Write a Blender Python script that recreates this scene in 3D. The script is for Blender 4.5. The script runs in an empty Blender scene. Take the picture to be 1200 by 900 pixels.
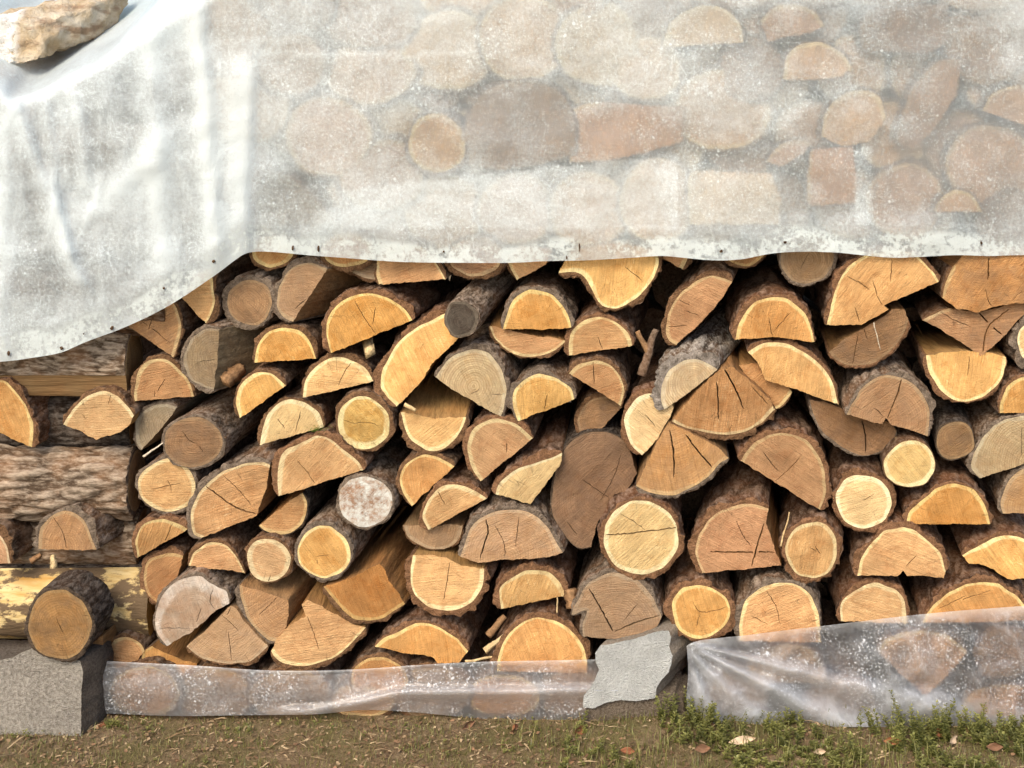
import bpy, bmesh, math, random
import numpy as np
from mathutils import Vector, noise, Matrix, Euler
from mathutils.geometry import delaunay_2d_cdt

random.seed(11)
rng = np.random.default_rng(5)
sc = bpy.context.scene
COL = sc.collection

# ----------------------------------------------------------------------------
# CAMERA GEOMETRY: 450 photograph pixels to the metre on the pile's front plane
# (y = 0), the eye 1.7 m above the ground and 3.2 m from the pile.
# ----------------------------------------------------------------------------
D, ZC, PXM = 3.2, 1.7, 450.0
def P(px, py, y=0.0):
    k = (D + y) / D
    return Vector(((px - 600.0) / PXM * k, y, ZC - (py - 75.0) / PXM * k))

cam_data = bpy.data.cameras.new('camera')
cam = bpy.data.objects.new('camera', cam_data); COL.objects.link(cam)
cam.location = (0, -D, ZC); cam.rotation_euler = (math.radians(90), 0, 0)
cam_data.sensor_width = 36.0; cam_data.lens = 36.0 * D * PXM / 1200.0
cam_data.shift_y = -(450.0 - 75.0) / 1200.0
cam_data.clip_start = 0.05; cam_data.clip_end = 500
sc.camera = cam

# ----------------------------------------------------------------------------
# MATERIALS
# ----------------------------------------------------------------------------
class NT:
    """small helper to write node trees"""
    def __init__(self, name):
        self.m = bpy.data.materials.new(name); self.m.use_nodes = True
        self.t = self.m.node_tree; self.t.nodes.clear()
        self.out = self.n('ShaderNodeOutputMaterial')
    def n(self, typ, **kw):
        nd = self.t.nodes.new(typ)
        for k, v in kw.items(): setattr(nd, k, v)
        return nd
    def l(self, a, b): self.t.links.new(a, b)
    def put(self, sock, v):
        if isinstance(v, bpy.types.NodeSocket): self.l(v, sock)
        elif isinstance(v, (tuple, list)) and sock.type == 'RGBA': sock.default_value = (*v[:3], 1)
        else: sock.default_value = v
    def math(self, op, a, b=None, c=None, clamp=False):
        nd = self.n('ShaderNodeMath', operation=op, use_clamp=clamp)
        for i, v in enumerate((a, b, c)):
            if v is not None: self.put(nd.inputs[i], v)
        return nd.outputs[0]
    def vmath(self, op, a, b=None, s=None):
        nd = self.n('ShaderNodeVectorMath', operation=op)
        self.put(nd.inputs[0], a)
        if b is not None: self.put(nd.inputs[1], b)
        if s is not None: self.put(nd.inputs['Scale'], s)
        return nd.outputs['Value'] if op in ('LENGTH', 'DOT_PRODUCT') else nd.outputs[0]
    def noise(self, vec, scale, detail=3.0, rough=.55, dist=0.0):
        nd = self.n('ShaderNodeTexNoise')
        self.put(nd.inputs['Vector'], vec); nd.inputs['Scale'].default_value = scale
        nd.inputs['Detail'].default_value = detail; nd.inputs['Roughness'].default_value = rough
        nd.inputs['Distortion'].default_value = dist
        return nd
    def mapr(self, v, a, b, c=0.0, d=1.0, smooth=False):
        nd = self.n('ShaderNodeMapRange')
        if smooth: nd.interpolation_type = 'SMOOTHSTEP'
        self.put(nd.inputs[0], v)
        for i, x in enumerate((a, b, c, d)): self.put(nd.inputs[i + 1], x)
        return nd.outputs[0]
    def mix(self, f, a, b, mode='MIX'):
        nd = self.n('ShaderNodeMix', data_type='RGBA', blend_type=mode)
        self.put(nd.inputs[0], f); self.put(nd.inputs[6], a); self.put(nd.inputs[7], b)
        return nd.outputs[2]
    def scale(self, vec, s):
        return self.vmath('MULTIPLY', vec, s)
    def attr(self, name):
        return self.n('ShaderNodeAttribute', attribute_name=name).outputs['Fac']
    def bump(self, h, dist, strength=1.0, normal=None):
        nd = self.n('ShaderNodeBump'); nd.inputs['Strength'].default_value = strength
        nd.inputs['Distance'].default_value = dist; self.put(nd.inputs['Height'], h)
        if normal is not None: self.l(normal, nd.inputs['Normal'])
        return nd.outputs[0]
    def principled(self, col, rough=.8, normal=None, spec=.25, **kw):
        nd = self.n('ShaderNodeBsdfPrincipled')
        self.put(nd.inputs['Base Color'], col); self.put(nd.inputs['Roughness'], rough)
        nd.inputs['Specular IOR Level'].default_value = spec
        if normal is not None: self.l(normal, nd.inputs['Normal'])
        for k, v in kw.items(): self.put(nd.inputs[k], v)
        self.l(nd.outputs[0], self.out.inputs['Surface'])
        return nd

def shade(c, f): return tuple(x * f for x in c)

def cut_end(name, core, sap, sapw=.010, ring=.25, mott=.35, streak=.21, check=.6, blot=.35, rmin=.05, dirt=0.0, dirtc=(.2, .15, .1), lichen=0.0):
    """sawn end grain: growth rings round the pith, pale sapwood under the bark, saw marks, hair checks"""
    w = NT(name)
    tc = w.n('ShaderNodeTexCoord').outputs['Object']
    rnd = w.n('ShaderNodeObjectInfo').outputs['Random']
    off = w.n('ShaderNodeCombineXYZ')
    w.put(off.inputs[0], w.math('MULTIPLY', rnd, 37.0)); w.put(off.inputs[1], w.math('MULTIPLY', rnd, 11.0)); w.put(off.inputs[2], w.math('MULTIPLY', rnd, 71.0))
    tv = w.vmath('ADD', tc, off.outputs[0])
    wn = w.noise(tv, 14, 3)
    warp = w.vmath('SCALE', w.vmath('SUBTRACT', wn.outputs['Color'], (.5, .5, .5)), s=.022)
    v = w.vmath('MULTIPLY', w.vmath('ADD', tc, warp), (1, 0, 1))
    r = w.vmath('LENGTH', v)
    # rings of uneven width
    rw = w.noise(w.scale(tv, (1, 1, 1)), 7, 1).outputs['Fac']
    ph = w.math('ADD', w.math('MULTIPLY', r, 2 * math.pi / .0062), w.math('MULTIPLY', rw, 9.0))
    rs = w.math('MULTIPLY_ADD', w.math('SINE', ph), .5, .5)
    rs2 = w.math('MULTIPLY_ADD', w.math('SINE', w.math('MULTIPLY', ph, .37)), .5, .5)
    rings = w.math('ADD', w.math('MULTIPLY', w.math('POWER', rs, 2.0), .65), w.math('MULTIPLY', rs2, .35))
    ringmask = w.mapr(w.noise(tv, 13, 3).outputs['Fac'], .40, .62, rmin, 1.1)
    # mottling and saw marks
    big = w.noise(tv, 13, 4, .6).outputs['Fac']
    mid = w.noise(tv, 55, 3, .6).outputs['Fac']
    fine = w.noise(tv, 420, 2, .6).outputs['Fac']
    rot = w.n('ShaderNodeVectorRotate', rotation_type='Y_AXIS')
    w.l(tv, rot.inputs['Vector']); w.put(rot.inputs['Angle'], w.math('MULTIPLY', rnd, 40.0))
    st = w.noise(w.scale(rot.outputs[0], (18, 1, 330)), 1, 3, .6).outputs['Fac']
    st2 = w.noise(w.scale(rot.outputs[0], (5, 1, 70)), 1, 2, .5).outputs['Fac']
    # sapwood
    sapd = w.math('ADD', w.attr('sap'), w.math('MULTIPLY', w.math('SUBTRACT', mid, .5), .006))
    sw = w.math('MULTIPLY', w.mapr(w.noise(tv, 9, 1).outputs['Fac'], .3, .7, .55, 1.5), sapw)
    sapf = w.mapr(sapd, w.math('MULTIPLY', sw, .62), sw, 1.0, 0.0, True)
    deep = w.mapr(w.attr('sap'), .005, .085, 0.0, 1.0)
    corev = w.mix(w.mapr(big, .36, .64), shade(core, 1 - mott * .75), shade(core, 1 + mott * .55))
    corev = w.mix(w.math('MULTIPLY', deep, .35), corev, (core[0] * .82, core[1] * .70, core[2] * .58))
    corev = w.mix(w.math('MULTIPLY', w.math('MULTIPLY', rings, ringmask), ring), corev, (core[0] * .42, core[1] * .33, core[2] * .26))
    c = w.mix(sapf, corev, w.mix(w.mapr(mid, .3, .7), shade(sap, .85), shade(sap, 1.1)))
    sm = w.math('ADD', w.math('MULTIPLY', st, .7), w.math('MULTIPLY', st2, .3))
    # resin-dark blotches, fuzzy pale torn fibre, grubby specks
    bl = w.noise(w.vmath('ADD', rot.outputs[0], (2.2, 0, 5.1)), 26, 5, .68, .8).outputs['Fac']
    c = w.mix(w.math('MULTIPLY', w.mapr(bl, .48, .66), blot), c, (core[0] * .70, core[1] * .52, core[2] * .36))
    fz = w.math('MULTIPLY', w.mapr(w.noise(w.scale(rot.outputs[0], (60, 1, 210)), 1, 4, .7).outputs['Fac'], .56, .70), w.mapr(big, .45, .62))
    c = w.mix(w.math('MULTIPLY', fz, .55), c, (min(.8, sap[0] * 1.1), min(.75, sap[1] * 1.12), sap[2] * 1.15))
    gr = w.math('MULTIPLY', w.mapr(w.noise(tv, 210, 3, .7).outputs['Fac'], .64, .70), w.mapr(bl, .42, .58))
    c = w.mix(w.math('MULTIPLY', gr, .6), c, shade(core, .35))
    k = w.mapr(sm, .3, .7, 1 - streak, 1 + streak)
    k = w.math('MULTIPLY', k, w.mapr(fine, .3, .7, .9, 1.1))
    c = w.vmath('SCALE', c, s=k)
    # hair checks running out from the pith
    dirv = w.vmath('NORMALIZE', v)
    cn = w.noise(w.vmath('ADD', w.vmath('SCALE', dirv, s=7.0), w.vmath('ADD', off.outputs[0], w.vmath('SCALE', v, s=6.0))), 1, 1).outputs['Fac']
    line = w.mapr(w.math('ABSOLUTE', w.math('SUBTRACT', cn, .5)), .002, .011, 1.0, 0.0)
    line = w.math('MULTIPLY', line, w.mapr(w.noise(tv, 16, 1).outputs['Fac'], .48, .6))
    c = w.mix(w.math('MULTIPLY', line, check), c, shade(core, .22))
    if dirt:
        dn = w.noise(tv, 24, 5, .65).outputs['Fac']
        c = w.mix(w.math('MULTIPLY', w.mapr(dn, .42, .62), dirt), c, dirtc)
    if lichen:
        ln = w.noise(tv, 60, 5, .7).outputs['Fac']
        ln2 = w.noise(tv, 18, 2).outputs['Fac']
        c = w.mix(w.math('MULTIPLY', w.mapr(w.math('ADD', ln, w.math('MULTIPLY', ln2, .4)), .58, .84), lichen), c, (.56, .57, .52))
    hs = w.n('ShaderNodeHueSaturation')
    w.put(hs.inputs['Color'], c)
    w.put(hs.inputs['Value'], w.mapr(w.math('FRACT', w.math('MULTIPLY', rnd, 7.31)), 0, 1, .80, 1.14))
    w.put(hs.inputs['Hue'], w.mapr(w.math('FRACT', w.math('MULTIPLY', rnd, 3.77)), 0, 1, .496, .504))
    w.put(hs.inputs['Saturation'], w.mapr(w.math('FRACT', w.math('MULTIPLY', rnd, 13.1)), 0, 1, .88, 1.08))
    hgt = w.math('ADD', w.math('ADD', w.math('MULTIPLY', sm, .9), w.math('MULTIPLY', fine, .5)), w.math('ADD', w.math('MULTIPLY', mid, .8), w.math('MULTIPLY', rings, .10)))
    w.principled(hs.outputs[0], .82, w.bump(hgt, .0042, 1.0), .15)
    return w.m

def split_face(name, core, dark=.66):
    """riven side grain, fibres along the log"""
    w = NT(name)
    tc = w.n('ShaderNodeTexCoord').outputs['Object']
    rnd = w.n('ShaderNodeObjectInfo').outputs['Random']
    tv = w.vmath('ADD', tc, w.vmath('SCALE', (3.1, 1.7, 5.3), s=rnd))
    f1 = w.noise(w.scale(tv, (90, 5, 90)), 1, 4, .6).outputs['Fac']
    f2 = w.noise(w.scale(tv, (400, 14, 400)), 1, 3, .6).outputs['Fac']
    b = w.noise(tv, 14, 3).outputs['Fac']
    c = w.mix(w.mapr(f1, .3, .7), shade(core, .5 * dark), shade(core, 1.12 * dark))
    c = w.mix(w.mapr(b, .4, .7, 0, .5), c, (core[0] * .62, core[1] * .5, core[2] * .42))
    c = w.vmath('SCALE', c, s=w.mapr(f2, .3, .7, .8, 1.2))
    h = w.math('ADD', f1, w.math('MULTIPLY', f2, .4))
    w.principled(c, .85, w.bump(h, .006, .9), .12)
    return w.m

def bark_mat(name, ridge, furrow, grey=0.0, gcol=(.26, .24, .21), moss=0.0, grain=(.45, .5)):
    """outer bark: attribute 'h' is the modelled height of the plate"""
    w = NT(name)
    tc = w.n('ShaderNodeTexCoord').outputs['Object']
    rnd = w.n('ShaderNodeObjectInfo').outputs['Random']
    tv = w.vmath('ADD', tc, w.vmath('SCALE', (13.1, 7.7, 5.3), s=rnd))
    h = w.attr('h')
    n1 = w.noise(w.scale(tv, (1, grain[0], 1)), 42, 5, .65).outputs['Fac']
    n2 = w.noise(w.scale(tv, (1, grain[1], 1)), 150, 4, .65).outputs['Fac']
    n3 = w.noise(tv, 12, 3).outputs['Fac']
    hh = w.math('ADD', h, w.math('MULTIPLY', w.math('SUBTRACT', n1, .5), 1.1))
    c = w.mix(w.mapr(hh, .12, .7), furrow, ridge)
    c = w.mix(w.math('MULTIPLY', w.mapr(n3, .4, .64), .5), c, (ridge[0] * 1.35, ridge[1] * 1.0, ridge[2] * .75))
    if grey: c = w.mix(w.math('MULTIPLY', w.mapr(w.math('ADD', n2, w.math('MULTIPLY', h, .25)), .5, .75), grey), c, gcol)
    if moss: c = w.mix(w.math('MULTIPLY', w.mapr(n3, .5, .6), moss), c, (.09, .11, .025))
    c = w.vmath('SCALE', c, s=w.mapr(n2, .28, .72, .62, 1.4))
    hb = w.math('ADD', w.math('MULTIPLY', n1, 1.0), w.math('MULTIPLY', n2, .5))
    w.principled(c, .92, w.bump(hb, .008, 1.0), .12)
    return w.m

def bark_cut(name, c1, c2):
    w = NT(name)
    tc = w.n('ShaderNodeTexCoord').outputs['Object']
    rnd = w.n('ShaderNodeObjectInfo').outputs['Random']
    tv = w.vmath('ADD', tc, w.vmath('SCALE', (13.1, 7.7, 5.3), s=rnd))
    n1 = w.noise(tv, 60, 4, .6).outputs['Fac']; n2 = w.noise(tv, 260, 3, .6).outputs['Fac']
    c = w.mix(w.mapr(n1, .35, .65), c1, c2)
    c = w.vmath('SCALE', c, s=w.mapr(n2, .3, .7, .65, 1.35))
    w.principled(c, .9, w.bump(w.math('ADD', n1, n2), .005, 1.0), .12)
    return w.m

WC = {  # wood kind: core colour, sapwood colour and the wear of the cut end
 'o':  dict(core=(.53, .272, .108), sap=(.66, .46, .215), sapw=.0095, ring=.15, mott=.30, blot=.5),
 'o2': dict(core=(.44, .215, .085), sap=(.50, .31, .135), sapw=.0085, ring=.20, mott=.32, blot=.5),
 'f':  dict(core=(.58, .325, .130), sap=(.71, .52, .27), sapw=.0105, ring=.13, mott=.28, blot=.5),
 'p':  dict(core=(.62, .405, .190), sap=(.75, .59, .345), sapw=.012, ring=.12, mott=.26, blot=.45),
 'h':  dict(core=(.56, .345, .14), sap=(.73, .58, .33), sapw=.016, ring=.12, mott=.45, blot=.6),
 'r':  dict(core=(.46, .235, .105), sap=(.58, .41, .23), sapw=.009, ring=.40, mott=.42, streak=.28, blot=.5),
 'r2': dict(core=(.45, .22, .09), sap=(.57, .36, .17), sapw=.009, ring=.30, mott=.42, streak=.32, dirt=.4, dirtc=(.22, .14, .085), blot=.6),
 'k':  dict(core=(.44, .262, .138), sap=(.48, .325, .185), sapw=.009, ring=.34, mott=.32, dirt=.3, dirtc=(.25, .16, .095)),
 'k2': dict(core=(.315, .180, .085), sap=(.36, .22, .11), sapw=.008, ring=.34, mott=.4, dirt=.5, dirtc=(.17, .108, .062)),
 'k3': dict(core=(.46, .30, .172), sap=(.50, .355, .225), sapw=.010, ring=.42, mott=.32, dirt=.35, dirtc=(.28, .19, .12)),
 'g':  dict(core=(.37, .30, .225), sap=(.42, .35, .275), sapw=.010, ring=.55, mott=.32, dirt=.45, dirtc=(.21, .165, .12)),
 'g2': dict(core=(.27, .205, .140), sap=(.33, .265, .20), sapw=.008, ring=.4, mott=.4, dirt=.45, dirtc=(.17, .125, .085)),
 'g3': dict(core=(.49, .385, .265), sap=(.54, .45, .335), sapw=.010, ring=.55, mott=.3, dirt=.4, dirtc=(.32, .22, .135)),
 'w':  dict(core=(.50, .40, .30), sap=(.62, .55, .47), sapw=.026, ring=.5, mott=.45, dirt=.45, dirtc=(.38, .23, .135)),
 'd':  dict(core=(.27, .165, .10), sap=(.29, .18, .11), sapw=.007, ring=.3, mott=.45, dirt=.45, dirtc=(.16, .10, .062)),
 'd2': dict(core=(.26, .175, .11), sap=(.30, .21, .14), sapw=.009, ring=.5, mott=.4, dirt=.4, dirtc=(.14, .092, .058)),
 'l':  dict(core=(.34, .215, .135), sap=(.38, .27, .18), sapw=.009, ring=.3, mott=.4, lichen=.95),
 'pl': dict(core=(.34, .215, .10), sap=(.45, .32, .17), sapw=.009, ring=.3, mott=.4),
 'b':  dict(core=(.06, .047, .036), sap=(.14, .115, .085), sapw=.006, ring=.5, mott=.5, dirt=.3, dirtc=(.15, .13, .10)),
}
for k_ in ('o', 'o2', 'f', 'p', 'h', 'r', 'r2'):
    for q_ in ('core', 'sap'):
        c_ = WC[k_][q_]; WC[k_][q_] = (c_[0] * 1.02, c_[1] * 1.10, c_[2] * 1.08)
    WC[k_]['ring'] *= .7
for k_ in ('k', 'k3', 'g', 'g3', 'd', 'd2', 'k2', 'g2'):
    c_ = WC[k_]['core']; WC[k_]['core'] = (c_[0] * 1.0, c_[1] * 1.0, c_[2] * .90); WC[k_]['ring'] *= 1.2; WC[k_]['rmin'] = .5
    c_ = WC[k_]['sap']; WC[k_]['sap'] = (c_[0] * .9, c_[1] * .92, c_[2] * .85)
END, SIDE = {}, {}
for k_, a_ in WC.items():
    END[k_] = cut_end('cut_end_' + k_, **a_)
    SIDE[k_] = split_face('split_face_' + k_, a_['core'])
BARK = {
 'n': bark_mat('bark_brown', (.16, .102, .064), (.056, .033, .019), .35, (.25, .20, .155)),
 'r': bark_mat('bark_reddish', (.17, .098, .058), (.062, .033, .018), .35, (.25, .20, .165)),
 'g': bark_mat('bark_grey', (.20, .142, .098), (.062, .042, .027), .5, (.31, .26, .21)),
 'x': bark_mat('bark_rough_grey', (.17, .145, .12), (.04, .03, .022), .7, (.34, .31, .27)),
 'c': bark_mat('bark_weathered', (.25, .19, .135), (.075, .05, .032), .5, (.36, .30, .23), 0.0, (.24, .3)),
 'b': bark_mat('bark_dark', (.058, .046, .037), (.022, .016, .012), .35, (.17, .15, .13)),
}
BCUT = {
 'n': bark_cut('bark_cut_brown', (.11, .060, .030), (.20, .112, .058)),
 'r': bark_cut('bark_cut_reddish', (.13, .068, .033), (.235, .125, .066)),
 'g': bark_cut('bark_cut_grey', (.10, .074, .052), (.21, .162, .12)),
 'x': bark_cut('bark_cut_rough', (.12, .10, .08), (.30, .26, .22)),
 'c': bark_cut('bark_cut_weathered', (.08, .055, .038), (.16, .115, .08)),
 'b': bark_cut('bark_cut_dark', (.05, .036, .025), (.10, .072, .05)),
}

# ----------------------------------------------------------------------------
# OBJECT HELPERS
# ----------------------------------------------------------------------------
def link_mesh(name, verts, faces, mats, parent=None, mat_idx=None, smooth=None, attrs=None):
    me = bpy.data.meshes.new(name)
    me.from_pydata([tuple(v) for v in verts], [], faces)
    for m in mats: me.materials.append(m)
    if mat_idx is not None: me.polygons.foreach_set('material_index', np.asarray(mat_idx, dtype=np.int32))
    if smooth is not None:
        s = np.ones(len(faces), dtype=bool) if smooth is True else np.asarray(smooth, dtype=bool)
        me.polygons.foreach_set('use_smooth', s)
    for k, a in (attrs or {}).items():
        at = me.attributes.new(k, 'FLOAT', 'POINT'); at.data.foreach_set('value', np.asarray(a, dtype=np.float32))
    me.update()
    o = bpy.data.objects.new(name, me); COL.objects.link(o)
    if parent is not None: o.parent = parent
    return o

def tag(o, label=None, cat=None, group=None, kind=None):
    if label: o['label'] = label
    if cat: o['category'] = cat
    if group: o['group'] = group
    if kind: o['kind'] = kind
    return o

def empty(name, loc, label, cat, group=None):
    o = bpy.data.objects.new(name, None); COL.objects.link(o)
    o.location = loc; o.empty_display_size = .05
    return tag(o, label, cat, group)

def pts(s):
    return [tuple(float(x) for x in q.split(',')) for q in s.split()] if s else []

def catmull(p, closed, step):
    p = [np.array(q, dtype=float) for q in p]; n = len(p); out = []
    for i in range(n if closed else n - 1):
        a, b, c, d = (p[(i - 1) % n], p[i], p[(i + 1) % n], p[(i + 2) % n]) if closed else \
                     (p[max(i - 1, 0)], p[i], p[i + 1], p[min(i + 2, n - 1)])
        m = max(1, int(round(np.linalg.norm(c - b) / step)))
        for k in range(m):
            t = k / m
            out.append(.5 * ((2 * b) + (c - a) * t + (2 * a - 5 * b + 4 * c - d) * t * t + (3 * b - a - 3 * c + d) * t ** 3))
    if not closed: out.append(p[-1])
    return out

def inside(poly, q):
    x, y = q[:, 0], q[:, 1]; c = np.zeros(len(q), bool); n = len(poly)
    for i in range(n):
        (x1, y1), (x2, y2) = poly[i], poly[i - 1]
        t = ((y1 > y) != (y2 > y))
        c ^= t & (x < (x2 - x1) * (y - y1) / ((y2 - y1) if y2 != y1 else 1e-12) + x1)
    return c

def seg_dist(q, line, closed=False):
    d = np.full(len(q), 1e9); L = np.asarray(line); n = len(L)
    for i in range(n if closed else n - 1):
        a, b = L[i], L[(i + 1) % n]; ab = b - a
        t = np.clip(((q - a) @ ab) / max(ab @ ab, 1e-12), 0, 1)
        d = np.minimum(d, np.linalg.norm(q - (a + t[:, None] * ab), axis=1))
    return d

DEPTHS = [0, .003, .008, .016, .026, .038, .052, .07, .09, .115, .145, .18, .225, .28, .35, 1.0]

def build_log(root, arc, split, closed, pith, ty, bk, t, L, lean, cracks, seed, step=.0045, rough_split=.0026, tilt=(0, 0), bare=False, even=False):
    """arc / split: outlines in metres (u right, v up) round the pith; the log runs along local +Y.
    Makes two meshes under root: the wood (sawn end + split sides) and its bark shell."""
    R_ = random.Random(seed)
    arc = [np.array(a, float) - pith for a in arc]
    A = catmull(arc, closed, step)
    A = [a + np.array([noise.noise((a[0] * 30, a[1] * 30, seed)), noise.noise((a[0] * 30, a[1] * 30, seed + 9.3))]) * .0036 for a in A]
    Sp = []
    if not closed:
        line = [A[-1]] + [np.array(s, float) - pith for s in split] + [A[0]]
        for i in range(len(line) - 1):
            a, b = line[i], line[i + 1]; dd = b - a; ln = np.linalg.norm(dd)
            m = max(1, int(round(ln / step)))
            nn = np.array([-dd[1], dd[0]]) / max(ln, 1e-9)
            for k in range(0 if i else 1, m):
                q = a + dd * k / m
                w_ = noise.noise((q[0] * 70, q[1] * 70, seed + 3)) * .8 + noise.noise((q[0] * 260, q[1] * 260, seed + 5)) * .6 + noise.noise((q[0] * 24, q[1] * 24, seed + 6)) * .9
                Sp.append(q + nn * w_ * rough_split)
    out = A + Sp
    area = .5 * sum(out[i - 1][0] * out[i][1] - out[i][0] * out[i - 1][1] for i in range(len(out)))
    if area < 0:
        A = A[::-1]; Sp = Sp[::-1]; out = A + Sp
    O = np.array(out); nA = len(A)
    # ---- cracks: thin tapered slots cut right through the face mesh
    holes = []
    for ck in cracks:
        wide = 1.0
        if isinstance(ck, tuple): wide, ck = ck
        c = np.array(catmull([np.array(p) - pith for p in ck], False, .006))
        n = len(c)
        if n < 2: continue
        tang = np.gradient(c, axis=0); tang /= np.maximum(np.linalg.norm(tang, axis=1)[:, None], 1e-9)
        nor = np.stack([-tang[:, 1], tang[:, 0]], 1)
        jit = np.array([noise.noise((p[0] * 120, p[1] * 120, seed + 1)) for p in c])
        c = c + nor * (jit * .0022)[:, None]
        s = np.linspace(0, 1, n)
        w_ = wide * (.00028 + .00062 * np.sqrt(np.maximum(0, s * (1 - s) * 4))) * (1 + .5 * jit)
        poly = np.concatenate([c + nor * w_[:, None], (c - nor * w_[:, None])[::-1]])
        ok = inside(O, poly) & (seg_dist(poly, O, True) > .0012)
        half = ok[:n] & ok[n:][::-1]
        idx = np.where(half)[0]
        if len(idx) < 3: continue
        i0, i1 = idx[0], idx[-1]
        if not half[i0:i1 + 1].all():
            i1 = i0 + int(np.argmin(half[i0:i1 + 1])) - 1
            if i1 - i0 < 2: continue
        cc, ww, no = c[i0:i1 + 1], w_[i0:i1 + 1], nor[i0:i1 + 1]
        hp = np.concatenate([cc + no * ww[:, None], (cc - no * ww[:, None])[::-1]])
        if any(seg_dist(hp, h, True).min() < .0012 or inside(h, hp).any() for h in holes):
            # keep forks: trim the part next to the older crack
            far = np.array([min(seg_dist(cc[i:i + 1], h, True)[0] for h in holes) > .0035 for i in range(len(cc))])
            runs, cur = [], []
            for i, f in enumerate(far):
                if f: cur.append(i)
                else:
                    if len(cur) > 2: runs.append(cur)
                    cur = []
            if len(cur) > 2: runs.append(cur)
            for r in runs:
                holes.append(np.concatenate([cc[r] + no[r] * ww[r][:, None], (cc[r] - no[r] * ww[r][:, None])[::-1]]))
            continue
        holes.append(hp)
    # ---- face triangulation
    lo, hi = O.min(0), O.max(0); g = .0075
    gx, gy = np.meshgrid(np.arange(lo[0], hi[0], g), np.arange(lo[1], hi[1], g))
    q = np.stack([gx.ravel(), gy.ravel()], 1); q += rng.uniform(-.002, .002, q.shape)
    keep = inside(O, q) & (seg_dist(q, O, True) > .0032)
    for h in holes: keep &= (seg_dist(q, h, True) > .002) & ~inside(h, q)
    q = q[keep]
    V2 = list(map(tuple, O)); E = [(i, (i + 1) % len(O)) for i in range(len(O))]
    hole_ids = set()
    for h in holes:
        b = len(V2); V2 += list(map(tuple, h)); E += [(b + i, b + (i + 1) % len(h)) for i in range(len(h))]
        hole_ids |= set(range(b, b + len(h)))
    V2 += list(map(tuple, q))
    vs, es, fs, ov, oe, of = delaunay_2d_cdt([Vector(p) for p in V2], E, [], 0, 1e-7)
    vs = np.array([tuple(p) for p in vs])
    cen = np.array([(vs[f[0]] + vs[f[1]] + vs[f[2]]) / 3 for f in fs])
    kp = inside(O, cen)
    for h in holes: kp &= ~inside(h, cen)
    tris = [tuple(f) for f, k in zip(fs, kp) if k]
    is_hole = np.array([bool(set(o_) & hole_ids) for o_ in ov])
    sapd = seg_dist(vs, A, closed)
    def yface(p):
        return tilt[0] * p[0] + tilt[1] * p[1] + .0022 * noise.noise((p[0] * 22, p[1] * 22, seed + 2)) + .0009 * noise.noise((p[0] * 95, p[1] * 95, seed + 7))
    yf = np.array([yface(p) for p in vs])
    V = [(p[0], y_, p[1]) for p, y_ in zip(vs, yf)]
    SA = list(sapd)
    F, MI, SM = [], [], []
    def area2(f): return (vs[f[1]][0] - vs[f[0]][0]) * (vs[f[2]][1] - vs[f[0]][1]) - (vs[f[2]][0] - vs[f[0]][0]) * (vs[f[1]][1] - vs[f[0]][1])
    bd = {}
    for f in tris:
        if area2(f) < 0: f = f[::-1]
        F.append(f); MI.append(0); SM.append(True)   # counter-clockwise in (u, v) seen from -Y: faces the viewer
        for a, b in ((f[0], f[1]), (f[1], f[2]), (f[2], f[0])):
            if (b, a) in bd: del bd[(b, a)]
            else: bd[(a, b)] = 1
    dep = [q_ for q_ in (.0, .02, .05, .1, .18) if q_ < L * .9] + [L]
    cache = {}
    def wall_v(i, j, hole):
        key = (i, j, hole)
        if key not in cache:
            p = vs[i]
            if hole: s = (.0, .03)[j]; V.append((p[0], yf[i] + s, p[1]))
            else:
                s = dep[j]; k = 1 - .05 * s
                wob = .0025 * min(1, s * 30)
                V.append((p[0] * k + lean[0] * s + wob * noise.noise((p[0] * 60, s * 7, seed)), yf[i] + s, p[1] * k + lean[1] * s + wob * noise.noise((p[1] * 60, s * 7, seed + 4))))
            SA.append(sapd[i]); cache[key] = len(V) - 1
        return cache[key]
    for (a, b) in list(bd):
        hole = is_hole[a] and is_hole[b]
        for j in range(1 if hole else len(dep) - 1):
            F.append((wall_v(b, j, hole), wall_v(a, j, hole), wall_v(a, j + 1, hole), wall_v(b, j + 1, hole)))
            MI.append(1); SM.append(not hole)
    # back end
    cb = len(V); V.append((lean[0] * L, L + .002, lean[1] * L)); SA.append(.03)
    for (a, b) in list(bd):
        if not (is_hole[a] and is_hole[b]):
            F.append((wall_v(b, len(dep) - 1, False), wall_v(a, len(dep) - 1, False), cb)); MI.append(0); SM.append(False)
    wood = link_mesh('wood', V, F, [END[ty], SIDE[ty]], root, MI, SM, {'sap': SA})
    if bare: return wood, None
    # ---- bark shell
    Aa = np.array(A); n = len(Aa)
    if closed: tang = np.roll(Aa, -1, 0) - np.roll(Aa, 1, 0)
    else: tang = np.gradient(Aa, axis=0)
    tang /= np.maximum(np.linalg.norm(tang, axis=1)[:, None], 1e-9)
    nor = np.stack([tang[:, 1], -tang[:, 0]], 1)
    cum = np.concatenate([[0], np.cumsum(np.linalg.norm(np.diff(Aa, axis=0), axis=1))])
    per = cum[-1] + (np.linalg.norm(Aa[0] - Aa[-1]) if closed else 0)
    dps = list(np.arange(0, L, .010)) + [L] if even else [d for d in DEPTHS if d < L] + [L]
    V, Hh, F, MI, SM = [], [], [], [], []
    fq = .75 / max(.008, min(.02, t * 1.3))
    tv = np.empty((len(dps), n)); hv = np.empty((len(dps), n))
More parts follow.
